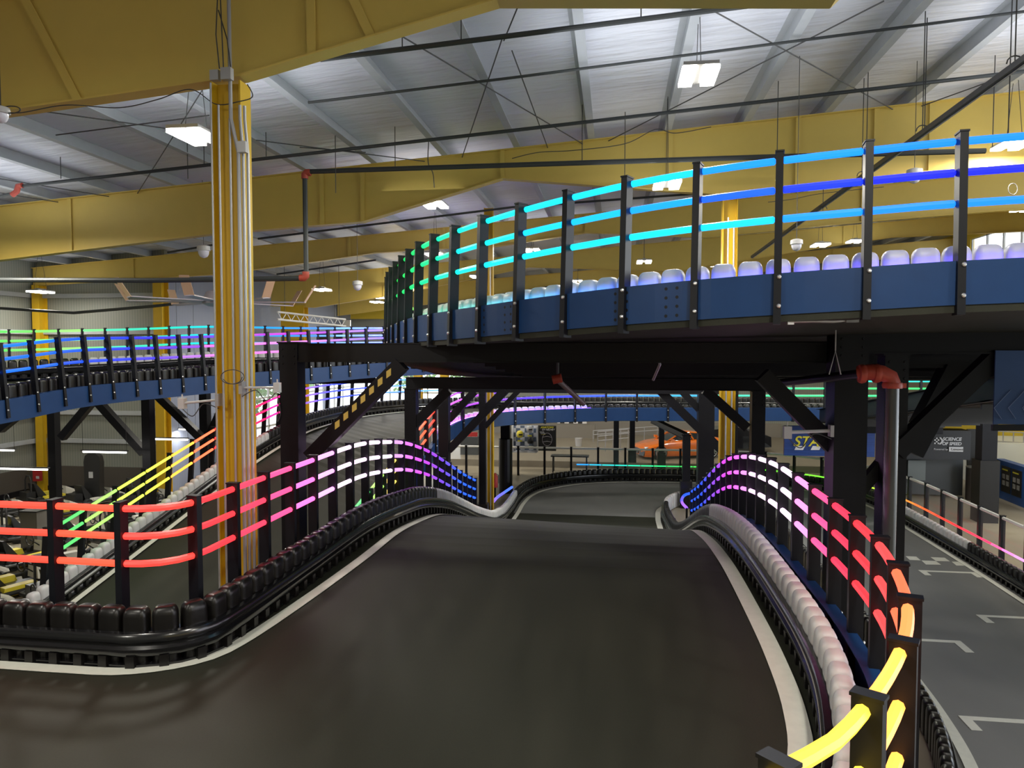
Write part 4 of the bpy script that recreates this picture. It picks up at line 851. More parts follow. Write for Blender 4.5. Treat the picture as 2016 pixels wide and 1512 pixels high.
# ================================================================== KARTS
M_KWH = mat('kart_white', (.7, .68, .6), .4); M_KYE = mat('kart_yellow', (.75, .62, .05), .4); M_KDK = mat('kart_black', (.02, .02, .02), .35)
def kart(label, x, y, rot, accent, hoop=True):
    t = thing('go_kart', label, 'go-kart', (x, y, 0.0), 'go-karts parked at the left')
    M = Matrix.Translation((x, y, 0)) @ Matrix.Rotation(rot, 4, 'Z')
    def o_(n, mb, m, sm=False): ob = link(n, mb.mesh(n, m, sm), t, M); return ob
    mb = MB(); mb.box((0, 0, .10), (1.75, .62, .07)); mb.tube([(-.85, -.6, .16), (-.85, .6, .16), (-.6, .66, .16), (.5, .66, .16), (.8, .5, .16), (.8, -.5, .16), (.5, -.66, .16), (-.6, -.66, .16), (-.85, -.6, .16)], .05, 8); o_('chassis', mb, M_KDK, True)
    [o_('side_pod', MB().box((-.1, q_, .17), (.8, .26, .2), taper=.85), accent) for q_ in (.47, -.47)]
    mb = MB(); mb.loft([[(.45, -.22, .2), (.45, .22, .2), (.45, .18, .48), (.45, -.18, .48)], [(.8, -.26, .14), (.8, .26, .14), (.8, .2, .3), (.8, -.2, .3)], [(1.05, -.2, .12), (1.05, .2, .12), (1.05, .16, .18), (1.05, -.16, .18)]]); o_('nose_fairing', mb, M_KWH)
    mb = MB(); mb.loft([[(-.5, -.24, .16), (-.1, -.24, .12), (-.1, .24, .12), (-.5, .24, .16)], [(-.56, -.24, .3), (-.2, -.24, .18), (-.2, .24, .18), (-.56, .24, .3)], [(-.66, -.22, .72), (-.58, -.2, .72), (-.58, .2, .72), (-.66, .22, .72)]]); o_('seat', mb, M_KDK)
    mb = MB(); mb.box((-.78, 0, .3), (.3, .5, .3)); o_('battery_box', mb, M_KDK)
    mb = MB(); mb.tube([(.2+.0, .15*math.cos(q), .55+.15*math.sin(q)) for q in [k*math.pi/6 for k in range(13)]], .017, 6, caps=False); mb.tube([(.2, 0, .55), (.5, 0, .3)], .016, 6); o_('steering_wheel', mb, M_KDK, True)
    if hoop: mb = MB(); mb.tube([(-.75, -.2, .3), (-.75, -.2, .85), (-.75, -.1, 1.02), (-.75, .1, 1.02), (-.75, .2, .85), (-.75, .2, .3)], .028, 8); o_('roll_hoop', mb, M_KDK, True)
    for wx, wy, w in ((.62, .5, .13), (.62, -.5, .13), (-.62, .52, .19), (-.62, -.52, .19)):
        mb = MB(); mb.lathe([(.08, -w/2), (.13, -w/2), (.14, -w*.3), (.14, w*.3), (.13, w/2), (.08, w/2)], 14, (wx, wy, .14), Matrix.Rotation(math.pi/2, 3, 'X')); o_('wheel', mb, M_RUB, True)
kk = 0
for r, (yy, xs) in enumerate([(13.2, (-13.4, -11.9)), (15.0, (-15.2, -13.6, -12.0)), (17.0, (-16.8, -15.2, -13.6, -12.0)), (19.3, (-18.6, -17, -15.3, -13.7, -12.1)), (21.8, (-20.2, -18.4, -15.2, -13.6)), (24.2, (-20.5, -18.6, -16.5))]):
    for ki, x in enumerate(xs):
        acc = (M_KYE, M_KWH, M_KDK)[kk % 3]; kart('go-kart with '+('yellow', 'white', 'black')[kk % 3]+' pods, '+ORD[ki+1]+' from left in the '+ORD[r+1]+' row', x, yy+random.uniform(-.15, .15), 1.2+random.uniform(-.2, .2), acc, kk % 4 != 3); kk += 1
t = thing('fire_extinguisher', 'red fire extinguisher sign box on the left wall beside the corner column', 'sign', Y_(74, 935, 25.2))
mb = MB(); mb.box(Y_(74, 936, 25.2), (.24, .2, .42)); obj('red_box', mb, M_DARKRED, t); mb = MB(); mb.box(Y_(74, 940, 25.05), (.12, .02, .1)); obj('white_label', mb, M_WHITE, t)
t = thing('simulator_seat', 'tall black racing seat standing before the end wall', 'seat', Y_(186, 960, 24))
p = K(186, 995, 0); p = V((Y_(186, 960, 24).x, 24, 0))
mb = MB(); mb.loft([[p+V((-.3, -.12, 0)), p+V((.3, -.12, 0)), p+V((.3, .12, 0)), p+V((-.3, .12, 0))], [p+V((-.3, -.12, 1.1)), p+V((.3, -.12, 1.1)), p+V((.3, .12, 1.1)), p+V((-.3, .12, 1.1))], [p+V((-.33, -.1, 1.5)), p+V((.33, -.1, 1.5)), p+V((.33, .1, 1.5)), p+V((-.33, .1, 1.5))], [p+V((-.28, -.1, 1.72)), p+V((.28, -.1, 1.72)), p+V((.28, .1, 1.72)), p+V((-.28, .1, 1.72))], [p+V((-.14, -.1, 1.82)), p+V((.14, -.1, 1.82)), p+V((.14, .1, 1.82)), p+V((-.14, .1, 1.82))]])
obj('seat_back', mb, M_KDK, t, smooth=True); obj('white_label', MB().box(p+V((-.02, -.14, 1.05)), (.16, .02, .22)), M_WHITE, t)
mb = MB(); mb.box((-12.7, 20.0, 0), (.01, .01, .01))
for l, x, y, sx_, sy_, h, m in [('grey metal cabinet between the karts at the left edge', -15.6, 17.9, .5, .5, 1.15, mat('grey_cabinet', (.17, .16, .14), .5)), ('blue box under the near left railing', -9.9, 8.6, .35, .35, .8, mat('blue_box', (.01, .02, .45), .4))]:
    t = thing('cabinet', l, 'cabinet', (x, y, 0)); obj('cabinet_body', MB().box((x, y, h/2), (sx_, sy_, h)), m, t); obj('cabinet_top', MB().box((x, y, h+.015), (sx_+.04, sy_+.04, .03)), M_KDK, t)
# ================================================================== PEOPLE beyond the ramp
M_SKIN = mat('skin', (.50, .28, .20), .5); M_HAIR = mat('dark_hair', (.02, .015, .012), .6)
def make_person(label, x, y, z0, rot, shirt, trousers, glove=None, H=1.75):
    t = thing('person', label, 'person', (x, y, z0)); k = H/1.75
    M = Matrix.Translation((x, y, z0)) @ Matrix.Rotation(rot, 4, 'Z') @ Matrix.Diagonal((k, k, k, 1))
    # one continuous body through metaball-like lofts: torso+legs+arms joined with remesh
    mb = MB(); E_ = lambda cx, cy, z, rx, ry: [(cx+rx*math.cos(a), cy+ry*math.sin(a), z) for a in [i*math.pi/8 for i in range(16)]]
    mb.loft([E_(0, 0, .86, .15, .11), E_(0, 0, .95, .17, .12), E_(0, 0, 1.1, .145, .105), E_(0, .005, 1.28, .18, .115), E_(0, .01, 1.4, .175, .1), E_(0, .01, 1.45, .10, .07), E_(0, 0, 1.5, .058, .058), E_(0, -.005, 1.55, .06, .065), E_(0, -.01, 1.60, .072, .088), E_(0, -.01, 1.68, .078, .095), E_(0, 0, 1.74, .06, .075), E_(0, 0, 1.765, .02, .03)])
    for s in (-1, 1):
        mb.tube([(s*.09, 0, .93), (s*.11, -.015, .5), (s*.12, .02, .1), (s*.12, .0, .05)], [.095, .062, .045, .05], 12); mb.tube([(s*.12, .04, .05), (s*.125, -.15, .04)], [.048, .035], 10)
        mb.tube([(s*.15, .01, 1.39), (s*.21, .01, 1.36), (s*.29, .03, 1.12), (s*.27, -.10, .9)], [.06, .062, .045, .034], 12)
        b = V((s*.27, -.11, .88)); mb.tube([b+V((0, 0, .03)), b+V((0, -.01, -.07))], [.034, .04], 10)
        for dx, l in [(-.03, .07), (-.01, .085), (.01, .08), (.03, .065)]: mb.tube([b+V((dx, -.01, -.05)), b+V((dx*1.15, -.025, -.08-l*.5)), b+V((dx*1.1, -.045, -.08-l*.8))], [.011, .010, .008], 8)
        mb.tube([b+V((-s*.03, -.02, -.02)), b+V((-s*.055, -.04, -.05)), b+V((-s*.055, -.055, -.08))], [.013, .011, .009], 8)
    mb.tube([(0, -.095, 1.655), (0, -.118, 1.625)], [.008, .015], 8)
    for s in (-1, 1): mb.tube([(s*.078, 0, 1.665), (s*.088, .01, 1.63)], [.018, .012], 8)
    o = link('body', mb.mesh('body', [M_SKIN, shirt, trousers, glove or M_SKIN], True), t, M)
    md = o.modifiers.new('remesh', 'REMESH'); md.mode = 'VOXEL'; md.voxel_size = .008; md.use_smooth_shade = True
    # clothing
    mb = MB(); mb.loft([E_(0, 0, .88, .175, .13), E_(0, 0, 1.1, .16, .12), E_(0, .005, 1.28, .192, .13), E_(0, .01, 1.4, .188, .112), E_(0, .01, 1.452, .11, .08)])
    for s in (-1, 1): mb.tube([(s*.14, .01, 1.395), (s*.21, .01, 1.36), (s*.29, .03, 1.12), (s*.275, -.08, .93)], [.068, .072, .056, .045], 12)
    link('jacket', mb.mesh('jacket', shirt, True), t, M)
    mb = MB(); mb.loft([E_(0, 0, .84, .16, .12), E_(0, 0, .97, .18, .13)])
    for s in (-1, 1): mb.tube([(s*.09, 0, .93), (s*.11, -.015, .5), (s*.12, .02, .09)], [.108, .078, .062], 12)
    link('trousers', mb.mesh('trousers', trousers, True), t, M)
    mb = MB(); mb.loft([E_(0, .02, 1.62, .082, .088), E_(0, .012, 1.70, .084, .096), E_(0, .005, 1.755, .066, .08), E_(0, 0, 1.785, .025, .035)]); mb.tube([(0, .06, 1.66), (0, .07, 1.56)], [.07, .05], 10); link('hair', mb.mesh('hair', M_HAIR, True), t, M)
    mb = MB()
    for s in (-1, 1): mb.lathe([(.010, 0), (.004, .006)], 8, (s*.03, -.094, 1.665), Matrix.Rotation(math.pi/2, 3, 'X'))
    link('eyes', mb.mesh('eyes', M_HAIR, True), t, M)
    mb = MB(); mb.tube([(-.022, -.098, 1.585), (0, -.103, 1.583), (.022, -.098, 1.585)], .004, 6); link('mouth', mb.mesh('mouth', M_DARKRED, True), t, M)
    if glove:
        mb = MB(); b = V((-.27, -.115, .85)); mb.box(b, (.10, .07, .13)); link('glove', mb.mesh('glove', glove), t, M)
    return t
make_person('person in a blue-grey jacket with a yellow-green glove standing beyond the ramp railing', -15.2, 26.4, .18, .15, mat('blue_grey_cloth', (.22, .27, .36), .8), mat('dark_trousers', (.03, .03, .04), .8), mat('lime_glove', (.55, .75, .05), .6), 1.85)
tag(obj('low_platform', MB().box((-15.2, 26.5, .09), (1.4, 1.0, .18)), mat('grey_platform', (.2, .2, .2), .6)), 'low grey platform under the person in the blue-grey jacket', 'platform')
make_person('person whose face shows just above the white blocks beside the big column', -14.55, 26.9, 0, .3, mat('dark_shirt', (.05, .05, .07), .8), mat('dark_trousers2', (.03, .03, .04), .8), None, 1.72)
# wire rack behind the people
t = thing('storage_rack', 'wire storage rack with dark goods standing behind the people at the left', 'rack', (-16.0, 29, 0))
for x in (-16.5, -15.4):
    for y in (28.6, 29.3): obj('rack_post', MB().box((x, y, 1.45), (.05, .05, 2.9)), M_GALV, t)
for z in (.4, 1.2, 2.0, 2.8): obj('rack_shelf', MB().box((-15.95, 28.95, z), (1.15, .7, .04)), M_GALV, t)
for z in (.4, 1.2, 2.0): obj('dark_goods', MB().box((-15.95, 29.0, z+.28), (1.0, .55, .5)), mat('dark_goods', (.08, .08, .09), .8, var=.6, scale=20), t)
# ================================================================== LIGHTING TRUSS
t = thing('lighting_truss', 'white aluminium lattice truss hanging near the rear left above the pink tubes', 'truss', Y_(620, 640, 30))
a0, a1 = Y_(546, 614, 30), Y_(680, 629, 34); u = V((0, 0, .32))
for k, (p, q) in enumerate([(a0, a1), (a0-u, a1-u)]): obj('truss_chord', MB().tube([p, q], .045, 8), M_WHITE, t, smooth=True)
mb = MB()
for i in range(16): mb.tube([a0.lerp(a1, i/16)-(u if i % 2 else u*0), a0.lerp(a1, (i+1)/16)-(u*0 if i % 2 else u)], .018, 5)
obj('truss_lacing', mb, M_WHITE, t)
mb = MB()
for f in (.1, .9): p = a0.lerp(a1, f); mb.tube([p, V((p.x, p.y, roofz(p.x)+.255))], .012, 5)
obj('truss_wire', mb, M_CABLE, t)
t = thing('display_screen', 'dark and white screens hanging below the truss near the rear', 'screen', Y_(660, 665, 36))
for k, (x0, x1, y0, y1, m) in enumerate([(628, 646, 652, 671, M_KDK), (648, 662, 655, 671, M_WHITE), (662, 674, 655, 671, M_KDK), (628, 672, 643, 648, M_KDK), (676, 690, 630, 671, M_WHITE)]):
    a = Y_(x0, y1, 36); b = Y_(x1, y0, 36); obj('screen_panel', MB().box((a+b)/2, (b.x-a.x, .1, b.z-a.z)), m, t)
obj('screen_wire', MB().tube([Y_(660, 640, 36), V((Y_(660, 640, 36).x, 36, roofz(Y_(660, 640, 36).x)+.255))], .02, 5), M_CABLE, t)
tag(obj('wall_cladding', MB().prism([Y_(598, 672, 45.8), Y_(690, 672, 45.8), Y_(690, 596, 45.8), Y_(600, 606, 45.8)], (0, .05, 0)), mat('pale_cladding', (.6, .6, .58), .5)), 'pale cladding on the rear wall behind the truss', 'wall panel')
tag(obj('wall_cladding', MB().prism([Y_(690, 628, 45.8), Y_(776, 628, 45.8), Y_(776, 575, 45.8), Y_(690, 590, 45.8)], (0, .05, 0)), MATS['yellow_siding']), 'bright yellow cladding on the rear wall left of the bend', 'wall panel')
# trees outside the bright windows
M_LEAF = mat('leaves', (.10, .26, .05), .7, var=.5, scale=6); M_TRUNK = mat('bark', (.1, .07, .05), .8)
for x, y, h, l in [(-26, 58, 6, 'green tree outside the rear left windows'), (-17, 60, 6.5, 'green tree outside beyond the rear glazing'), (-23, 44, 5, 'green tree outside the side windows'), (-12, 62, 5, 'smaller green tree outside the rear glazing at the right')]:
    t = thing('tree', l, 'tree', (x, y, 0)); obj('trunk', MB().tube([(x, y, 0), (x+.1, y, h*.5)], [.18, .12], 8), M_TRUNK, t)
    mb = MB()
    for i in range(260):
        v = V((random.gauss(0, 1), random.gauss(0, 1), random.gauss(0, .9))); v = v.normalized()*random.uniform(.5, 1.0)*h*.38; c = V((x, y, h*.62))+v
        q = V((random.uniform(-1, 1), random.uniform(-1, 1), random.uniform(-1, 1))).normalized()*.32; r = q.cross(V((0, 0, 1))).normalized()*.22
        i0 = len(mb.v); mb.v += [c-q, c-r, c+q, c+r]; mb.face([i0, i0+1, i0+2, i0+3])
    obj('foliage', mb, M_LEAF, t)
tag(obj('outdoor_ground', MB().box((-22, 56, -.2), (34, 20, .3)), mat('pale_paving', (.55, .54, .5), .8)), 'pale paving outside the rear windows', 'ground')
# ================================================================== REAR SHOWROOM
def text(parent, name, s, loc, size, m, M=None, ext=.004, align='LEFT', shear=0.0, bold=0.0):
    cu = bpy.data.curves.new(name, 'FONT'); cu.body = s; cu.size = size; cu.extrude = ext; cu.align_x = align; cu.shear = shear; cu.offset = bold; cu.materials.append(m)
    tmp = bpy.data.objects.new(name, cu); COL.objects.link(tmp); bpy.context.view_layer.update()
    me = bpy.data.meshes.new_from_object(tmp.evaluated_get(bpy.context.evaluated_depsgraph_get())); bpy.data.objects.remove(tmp)
    o = link(name, me, parent)
    o.matrix_basis = Matrix.Translation(V(loc)) @ (M or Matrix.Rotation(math.pi/2, 4, 'X')); return o
M_TXW = mat('sign_white', (.75, .75, .78), .5); M_TXY = mat('sign_yellow', (.72, .65, .04), .5)
# orange sports car
def car(label, x, y, rot, z0=0):
    t = thing('sports_car', label, 'car', (x, y, z0)); M = Matrix.Translation((x, y, z0)) @ Matrix.Rotation(rot, 4, 'Z')
    OR = mat('orange_car_paint', (.78, .17, .012), .22, coat=.8)
    def sec(X, w, zb, zm, zt, wt, tuck=.9):  # half widths
        return [(X, -w*tuck, zb), (X, -w, zb+.15), (X, -w, zm), (X, -w*.93, zm+.06), (X, -wt, zt), (X, 0, zt+.02), (X, wt, zt), (X, w*.93, zm+.06), (X, w, zm), (X, w, zb+.15), (X, w*tuck, zb)]
    S1 = [sec(2.18, .62, .22, .46, .54, .45), sec(2.08, .84, .14, .50, .60, .6), sec(1.75, .93, .12, .58, .68, .7), sec(1.35, .96, .14, .70, .76, .75), sec(.95, .94, .14, .72, .84, .72), sec(.4, .93, .14, .74, .88, .7), sec(-.6, .94, .14, .78, .92, .7), sec(-1.2, .97, .14, .80, .96, .72), sec(-1.7, .96, .16, .78, .95, .7), sec(-2.1, .9, .22, .72, .88, .66), sec(-2.2, .8, .3, .65, .8, .6)]
    mb = MB(); mb.loft(S1, closed=True); ob = link('car_body', mb.mesh('car_body', OR, True), t, M)
    def cab(X, w, z0_, wt, zt): return [(X, -w, z0_), (X, -wt, zt), (X, wt, zt), (X, w, z0_)]
    mb = MB(); mb.loft([cab(.85, .66, .84, .6, .86), cab(.15, .72, .9, .56, 1.20), cab(-.35, .74, .92, .55, 1.25), cab(-.95, .72, .94, .5, 1.18), cab(-1.7, .62, .94, .4, .97)]); link('cabin_glass', mb.mesh('cabin_glass', mat('car_glass', (.015, .02, .025), .06, spec=.9), True), t, M)
    mb = MB(); mb.loft([cab(.2, .58, 1.19, .50, 1.215), cab(-.35, .585, 1.22, .52, 1.268), cab(-1.0, .56, 1.16, .48, 1.20)]); link('roof', mb.mesh('roof', OR, True), t, M)
    mb = MB()
    for s in (-1, 1): mb.bar((.88, s*.68, .84), (.2, s*.58, 1.21), .05, .05); mb.bar((-.3, s*.6, 1.2), (-.45, s*.76, .9), .1, .04)
    link('window_pillar', mb.mesh('window_pillar', OR), t, M)
    mb = MB(); mb.prism([(2.16, -.3, .26), (2.16, .3, .26), (2.12, .38, .52), (2.12, -.38, .52)], (.06, 0, 0)); link('grille', mb.mesh('grille', M_KDK), t, M)
    for s in (-1, 1):
        mb = MB(); mb.prism([(2.19, s*.48, .2), (2.1, s*.80, .2), (2.05, s*.84, .42), (2.17, s*.46, .42)], (.05, 0, 0)); link('air_intake', mb.mesh('air_intake', M_KDK), t, M)
        mb = MB(); mb.prism([(2.12, s*.48, .50), (2.02, s*.86, .54), (1.92, s*.88, .62), (2.05, s*.50, .58)], (.05, 0, .012)); link('headlight', mb.mesh('headlight', mat('headlight', (.75, .8, .85), .15)), t, M)
        mb = MB(); mb.box((.75, s*1.0, .92), (.12, .2, .12)); link('wing_mirror', mb.mesh('wing_mirror', OR), t, M)
        for wx in (1.33, -1.32):
            mb = MB(); mb.lathe([(.24, -.12), (.33, -.11), (.345, 0), (.33, .11), (.24, .12)], 24, (wx, s*.86, .34), Matrix.Rotation(math.pi/2, 3, 'X')); w = link('tyre', mb.mesh('tyre', M_RUB, True), t, M)
            mb = MB(); mb.lathe([(.37, -.01), (.37, .10)], 24, (wx, s*.885, .34), Matrix.Rotation(s*math.pi/2, 3, 'X')); link('wheel_arch', mb.mesh('wheel_arch', M_KDK, True), t, M)
            mb = MB()
            for k in range(10):
                a = k*math.pi/5; mb.bar((wx, s*1.0, .34), (wx+.24*math.cos(a), s*1.0, .34+.24*math.sin(a)), .03, .03, (0, 1, 0))
            mb.tube([(wx+.25*math.cos(q), s*1.0, .34+.25*math.sin(q)) for q in [k*math.pi/8 for k in range(17)]], .018, 6, caps=False); link('wheel_rim', mb.mesh('wheel_rim', M_GALV, True), t, M)
    return t
M_PLAT = mat('showroom_floor', (.24, .205, .15), .4, var=.1, scale=2)
tag(obj('showroom_platform', MB().box((3, 40, .15), (24, 11.2, .3)), M_PLAT), 'raised showroom floor at the rear carrying the orange car', 'platform')
cp = Y_(1253, 880, 35.6)
car('orange sports car showing its front end, parked in the rear showroom', cp.x+2.05, 36.8, math.pi+.36, .3)
t = thing('black_show_car', 'black car mostly hidden behind the orange columns pipes at the rear', 'car', (5.9, 39.5, .3)); p = V((5.9, 39.5, .3))
obj('car_body', MB().loft([[p+V((-2, -.9, .2)), p+V((-2, .9, .2)), p+V((-2, .8, .7)), p+V((-2, -.8, .7))], [p+V((-.8, -.95, .2)), p+V((-.8, .95, .2)), p+V((-.8, .8, 1.15)), p+V((-.8, -.8, 1.15))], [p+V((.6, -.95, .2)), p+V((.6, .95, .2)), p+V((.6, .8, 1.3)), p+V((.6, -.8, 1.3))], [p+V((2, -.9, .3)), p+V((2, .9, .3)), p+V((2, .8, .8)), p+V((2, -.8, .8))]]), mat('black_car_paint', (.01, .01, .012), .15, coat=.6), t)
for s in (-1, 1): obj('wheel', MB().lathe([(.2, -.1), (.33, -.08), (.33, .08), (.2, .1)], 18, p+V((s*1.2, -.9, .33)), Matrix.Rotation(math.pi/2, 3, 'X')), M_RUB, t, smooth=True)
obj('white_headlight', MB().box(p+V((-1.55, -.86, .85)), (.5, .12, .2)), M_WHITE, t)
# helmets display and helmet poster
t = thing('display_case', 'display case with helmets on a blue and white checkered back panel', 'display', Y_(1033, 880, 33))
a, b = Y_(1010, 888, 33), Y_(1058, 838, 33)
obj('case_panel', MB().box((a+b)/2, (b.x-a.x, .1, b.z-a.z)), checker('case_checker', (.10, .13, .2), (.55, .56, .62), 5.0), t)
mb = MB(); 
for x in (a.x, b.x): mb.box((x, 32.9, (a.z+b.z)/2), (.07, .2, b.z-a.z))
mb.box(((a.x+b.x)/2, 32.9, a.z), (b.x-a.x, .2, .07)); obj('case_frame', mb, mat('pale_frame', (.6, .6, .62), .4), t)
for px, py, m in [(1023.5, 855, M_KYE), (1043, 845, M_WHITE), (1044, 867, mat('black_helmet', (.03, .03, .03), .25))]:
    c = Y_(px, py, 32.7); o = obj('helmet', MB().lathe([(.02, .17), (.1, .15), (.15, .07), (.155, 0), (.14, -.08), (.11, -.14)], 16, c), m, t, smooth=True); obj('visor', MB().box(c+V((.05, -.13, 0)), (.16, .06, .06)), M_KDK, o)
    obj('caption_plate', MB().box(Y_(px, py+13, 32.9), (.2, .02, .06)), M_TXY, t)
t = thing('helmet_poster', 'black poster with a drawn helmet outline and the heading Anatomy of Helmet', 'poster', Y_(1077, 885, 33))
a, b = Y_(1060, 887, 33), Y_(1095, 838, 33)
obj('poster_board', MB().box((a+b)/2, (b.x-a.x, .1, b.z-a.z)), M_KDK, t); cx_ = (a.x+b.x)/2
mb = MB(); mb.tube([(cx_+.0+.22*math.cos(q), 32.93, a.z+.52+.29*math.sin(q)) for q in [k*math.pi/10 for k in range(21)]], .008, 5, caps=False); mb.tube([(cx_-.2, 32.93, a.z+.62), (cx_, 32.93, a.z+.66), (cx_+.2, 32.93, a.z+.62)], .008, 5); mb.tube([(cx_-.2, 32.93, a.z+.4), (cx_, 32.93, a.z+.44), (cx_+.2, 32.93, a.z+.4)], .008, 5)
obj('helmet_drawing', mb, mat('grey_ink', (.35, .32, .35), .6), t)
text(t, 'heading', 'ANATOMY', (a.x+.10, 32.94, b.z-.12), .12, M_TXY, shear=.3); text(t, 'heading', 'OF HELMET', (a.x+.16, 32.94, b.z-.22), .11, M_TXW, shear=.3)
for k in range(4): obj('caption_line', MB().box((a.x+.16+.02*k, 32.94, b.z-.28-.04*k), (.2, .01, .012)), M_TXY if k > 2 else M_TXW, t)
for px, y0, y1, l in [(1033, 888, 898, 'a')]:
    pass
tag(obj('checkered_mural', MB().prism([Y_(1097, 864, 45.7), Y_(1155, 866, 45.7), Y_(1155, 828, 45.7), Y_(1097, 828, 45.7)], (0, .06, 0)), checker('mural_checker', (.02, .02, .02), (.85, .82, .8), 3.6)), 'black and white checkered mural fading on the rear wall left of the orange car', 'mural')
tag(obj('low_counter', MB().box((Y_(1128, 875, 44).x, 44, .7), (2.6, .8, .8)), mat('grey_counter', (.2, .18, .15), .6)), 'low grey counter below the checkered mural', 'counter')
tag(obj('white_bucket', MB().lathe([(.16, 0), (.2, .42), (.21, .44)], 14, (Y_(1139, 880, 40).x, 40, .3)), M_WHITE, smooth=True), 'white bucket on the showroom floor below the mural', 'bucket')
t = thing('side_table', 'dark table seen through the clear fence left of the orange car', 'table', (Y_(1120, 930, 33.2).x, 33.2, 0)); x = Y_(1122, 930, 33.2).x
obj('tabletop', MB().box((x, 33.2, .74), (1.7, .6, .05)), M_KDK, t)
for sx_ in (-.75, .75):
    for sy_ in (-.24, .24): obj('leg', MB().box((x+sx_, 33.2+sy_, .36), (.05, .05, .72)), M_KDK, t)
# ramp handrails in front of the rear wall
def handrail(label, pts, n):
    t = thing('handrail', label, 'handrail', pts[0][0]); 
    for row in pts: obj('rail_bar', MB().tube(row, .028, 6), M_GALV, t)
    for i in range(n+1):
        f = i/n; a = pts[0][0].lerp(pts[0][-1], f); obj('rail_post', MB().tube([a, V((a.x, a.y, .3))], .025, 6), M_GALV, t)
handrail('grey handrail of the access ramp behind the fence left of the orange car', [[Y_(1177, 850, 38), Y_(1237, 845, 38)], [Y_(1177, 859, 38), Y_(1237, 853, 38)], [Y_(1177, 868, 38), Y_(1237, 862, 38)]], 4)
handrail('grey handrail higher up the access ramp behind the orange car', [[Y_(1168, 848, 42), Y_(1320, 838, 42)], [Y_(1168, 856, 42), Y_(1320, 845, 42)]], 6)
handrail('grey handrail on the raised ledge at the far right', [[Y_(1955, 848, 32), Y_(2016, 852, 32)], [Y_(1955, 868, 32), Y_(2016, 872, 32)], [Y_(1955, 886, 32), Y_(2016, 893, 32)]], 3)
# red sign in the rear left
t = thing('red_sign', 'dark red sign with pale lettering behind the posts at the centre left', 'sign', Y_(924, 860, 36)); a, b = Y_(909, 868, 36), Y_(940, 851, 36)
obj('sign_board', MB().box((a+b)/2, (b.x-a.x, .1, b.z-a.z)), M_DARKRED, t); text(t, 'lettering', 'SJXI 3235', (a.x+.22, 35.92, a.z+.13), .15, M_TXW)
tag(obj('dark_cabinet', MB().box(((a.x+b.x)/2, 36.2, .75), (b.x-a.x+.1, .6, .9)), mat('slate_cabinet', (.05, .055, .06), .5)), 'dark cabinet below the red sign', 'cabinet')
# fire extinguisher by the slim column
t = thing('fire_extinguisher', 'small red fire extinguisher right of the slim yellow column', 'fire extinguisher', Y_(975, 950, 26.4)); p = Y_(975, 950, 26.4); p.z = .75
obj('cylinder', MB().lathe([(.09, -.25), (.095, .15), (.05, .22), (.025, .28)], 14, p), M_DARKRED, t, smooth=True); obj('hose', MB().tube([p+V((0, 0, .27)), p+V((.12, 0, .2)), p+V((.13, 0, -.1))], .012, 6), M_KDK, t); obj('wall_bracket', MB().box(p+V((-.14, .05, -.35)), (.3, .05, .8)), M_STEEL, t)
# ================================================================== RIGHT SIDE
t = thing('elevated_track', 'ramp track at the right seen from below, with parallel ribs', 'go-kart track', (8, 18, 4))
A = Path([(6.6, 11, 5.05), (6.6, 18, 4.1), (6.6, 25, 3.2)]); B = Path([(10.2, 11, 5.05), (10.2, 18, 4.1), (10.2, 25, 3.2)])
mb = MB(); deck(mb, A, B, 10); obj('road_surface', mb, M_ASPH, t)
for k in range(13):
    y = 11.2+k*1.1; z = 5.05-(y-11)*.132-.12; obj('deck_rib', MB().bar((6.65, y, z), (10.15, y, z), .06, .10), mat('rib_steel', (.05, .05, .055), .35), t)
mb = MB(); fascia(mb, A, -1, .0); obj('side_beam', mb, M_STEEL, t)
beam('black beam at the foot of the ribbed ramp', (6.4, 25.2, 2.95), (10.4, 25.2, 2.95), .2, .25)
# science booth
t = thing('sign_booth', 'dark booth at the right with the sign Science of Speed', 'booth', Y_(1843, 985, 29)); a, b = Y_(1778, 903, 29), Y_(1912, 848, 29); DK = mat('booth_dark', (.012, .012, .016), .4)
obj('sign_box', MB().box(((a.x+b.x)/2, 29.4, (a.z+b.z)/2), (b.x-a.x, .8, b.z-a.z)), DK, t)
obj('booth_body', MB().box(((a.x+b.x)/2+.1, 29.9, a.z/2), (b.x-a.x-.2, .7, a.z-.1)), mat('booth_grey', (.05, .055, .06), .35), t)
obj('lit_panel', MB().box((Y_(1812, 930, 29).x, 29.35, 1.0), (.62, .04, .75)), mat('booth_panel', (.16, .18, .18), .4), t)
text(t, 'lettering', 'SCIENCE', (Y_(1857, 867.5, 28.9).x, 28.97, Y_(1857, 867.5, 28.9).z), .165, M_TXW, shear=.2, bold=.006); text(t, 'lettering', 'OF SPEED', (Y_(1856, 876.5, 28.9).x, 28.97, Y_(1856, 876.5, 28.9).z), .155, M_TXW, shear=.2, bold=.006)
text(t, 'lettering', 'Powered by', (Y_(1840, 886.5, 28.9).x, 28.97, Y_(1840, 886.5, 28.9).z), .10, M_TXW)
a_, b_ = Y_(1868, 889, 28.95), Y_(1896, 880, 28.95); obj('brand_plate', MB().box((a_+b_)/2, (b_.x-a_.x, .02, b_.z-a_.z)), M_TXW, t); text(t, 'lettering', 'Lenovo', (a_.x+.07, 28.93, a_.z+.045), .135, M_KDK, ext=.002)
mb = MB(); c = Y_(1847, 868, 28.97)
for i in range(4):
    for j in range(4):
        if (i+j) % 2 == 0 and i < 3: mb.box(c+V((-.11+i*.06, 0, -.09+j*.06)), (.055, .012, .055))
mb.prism([c+V((.03, 0, .13)), c+V((.10, 0, .13)), c+V((.2, 0, 0)), c+V((.10, 0, -.13)), c+V((.03, 0, -.13)), c+V((.12, 0, 0))], (0, .012, 0)); obj('flag_emblem', mb, M_TXW, t)
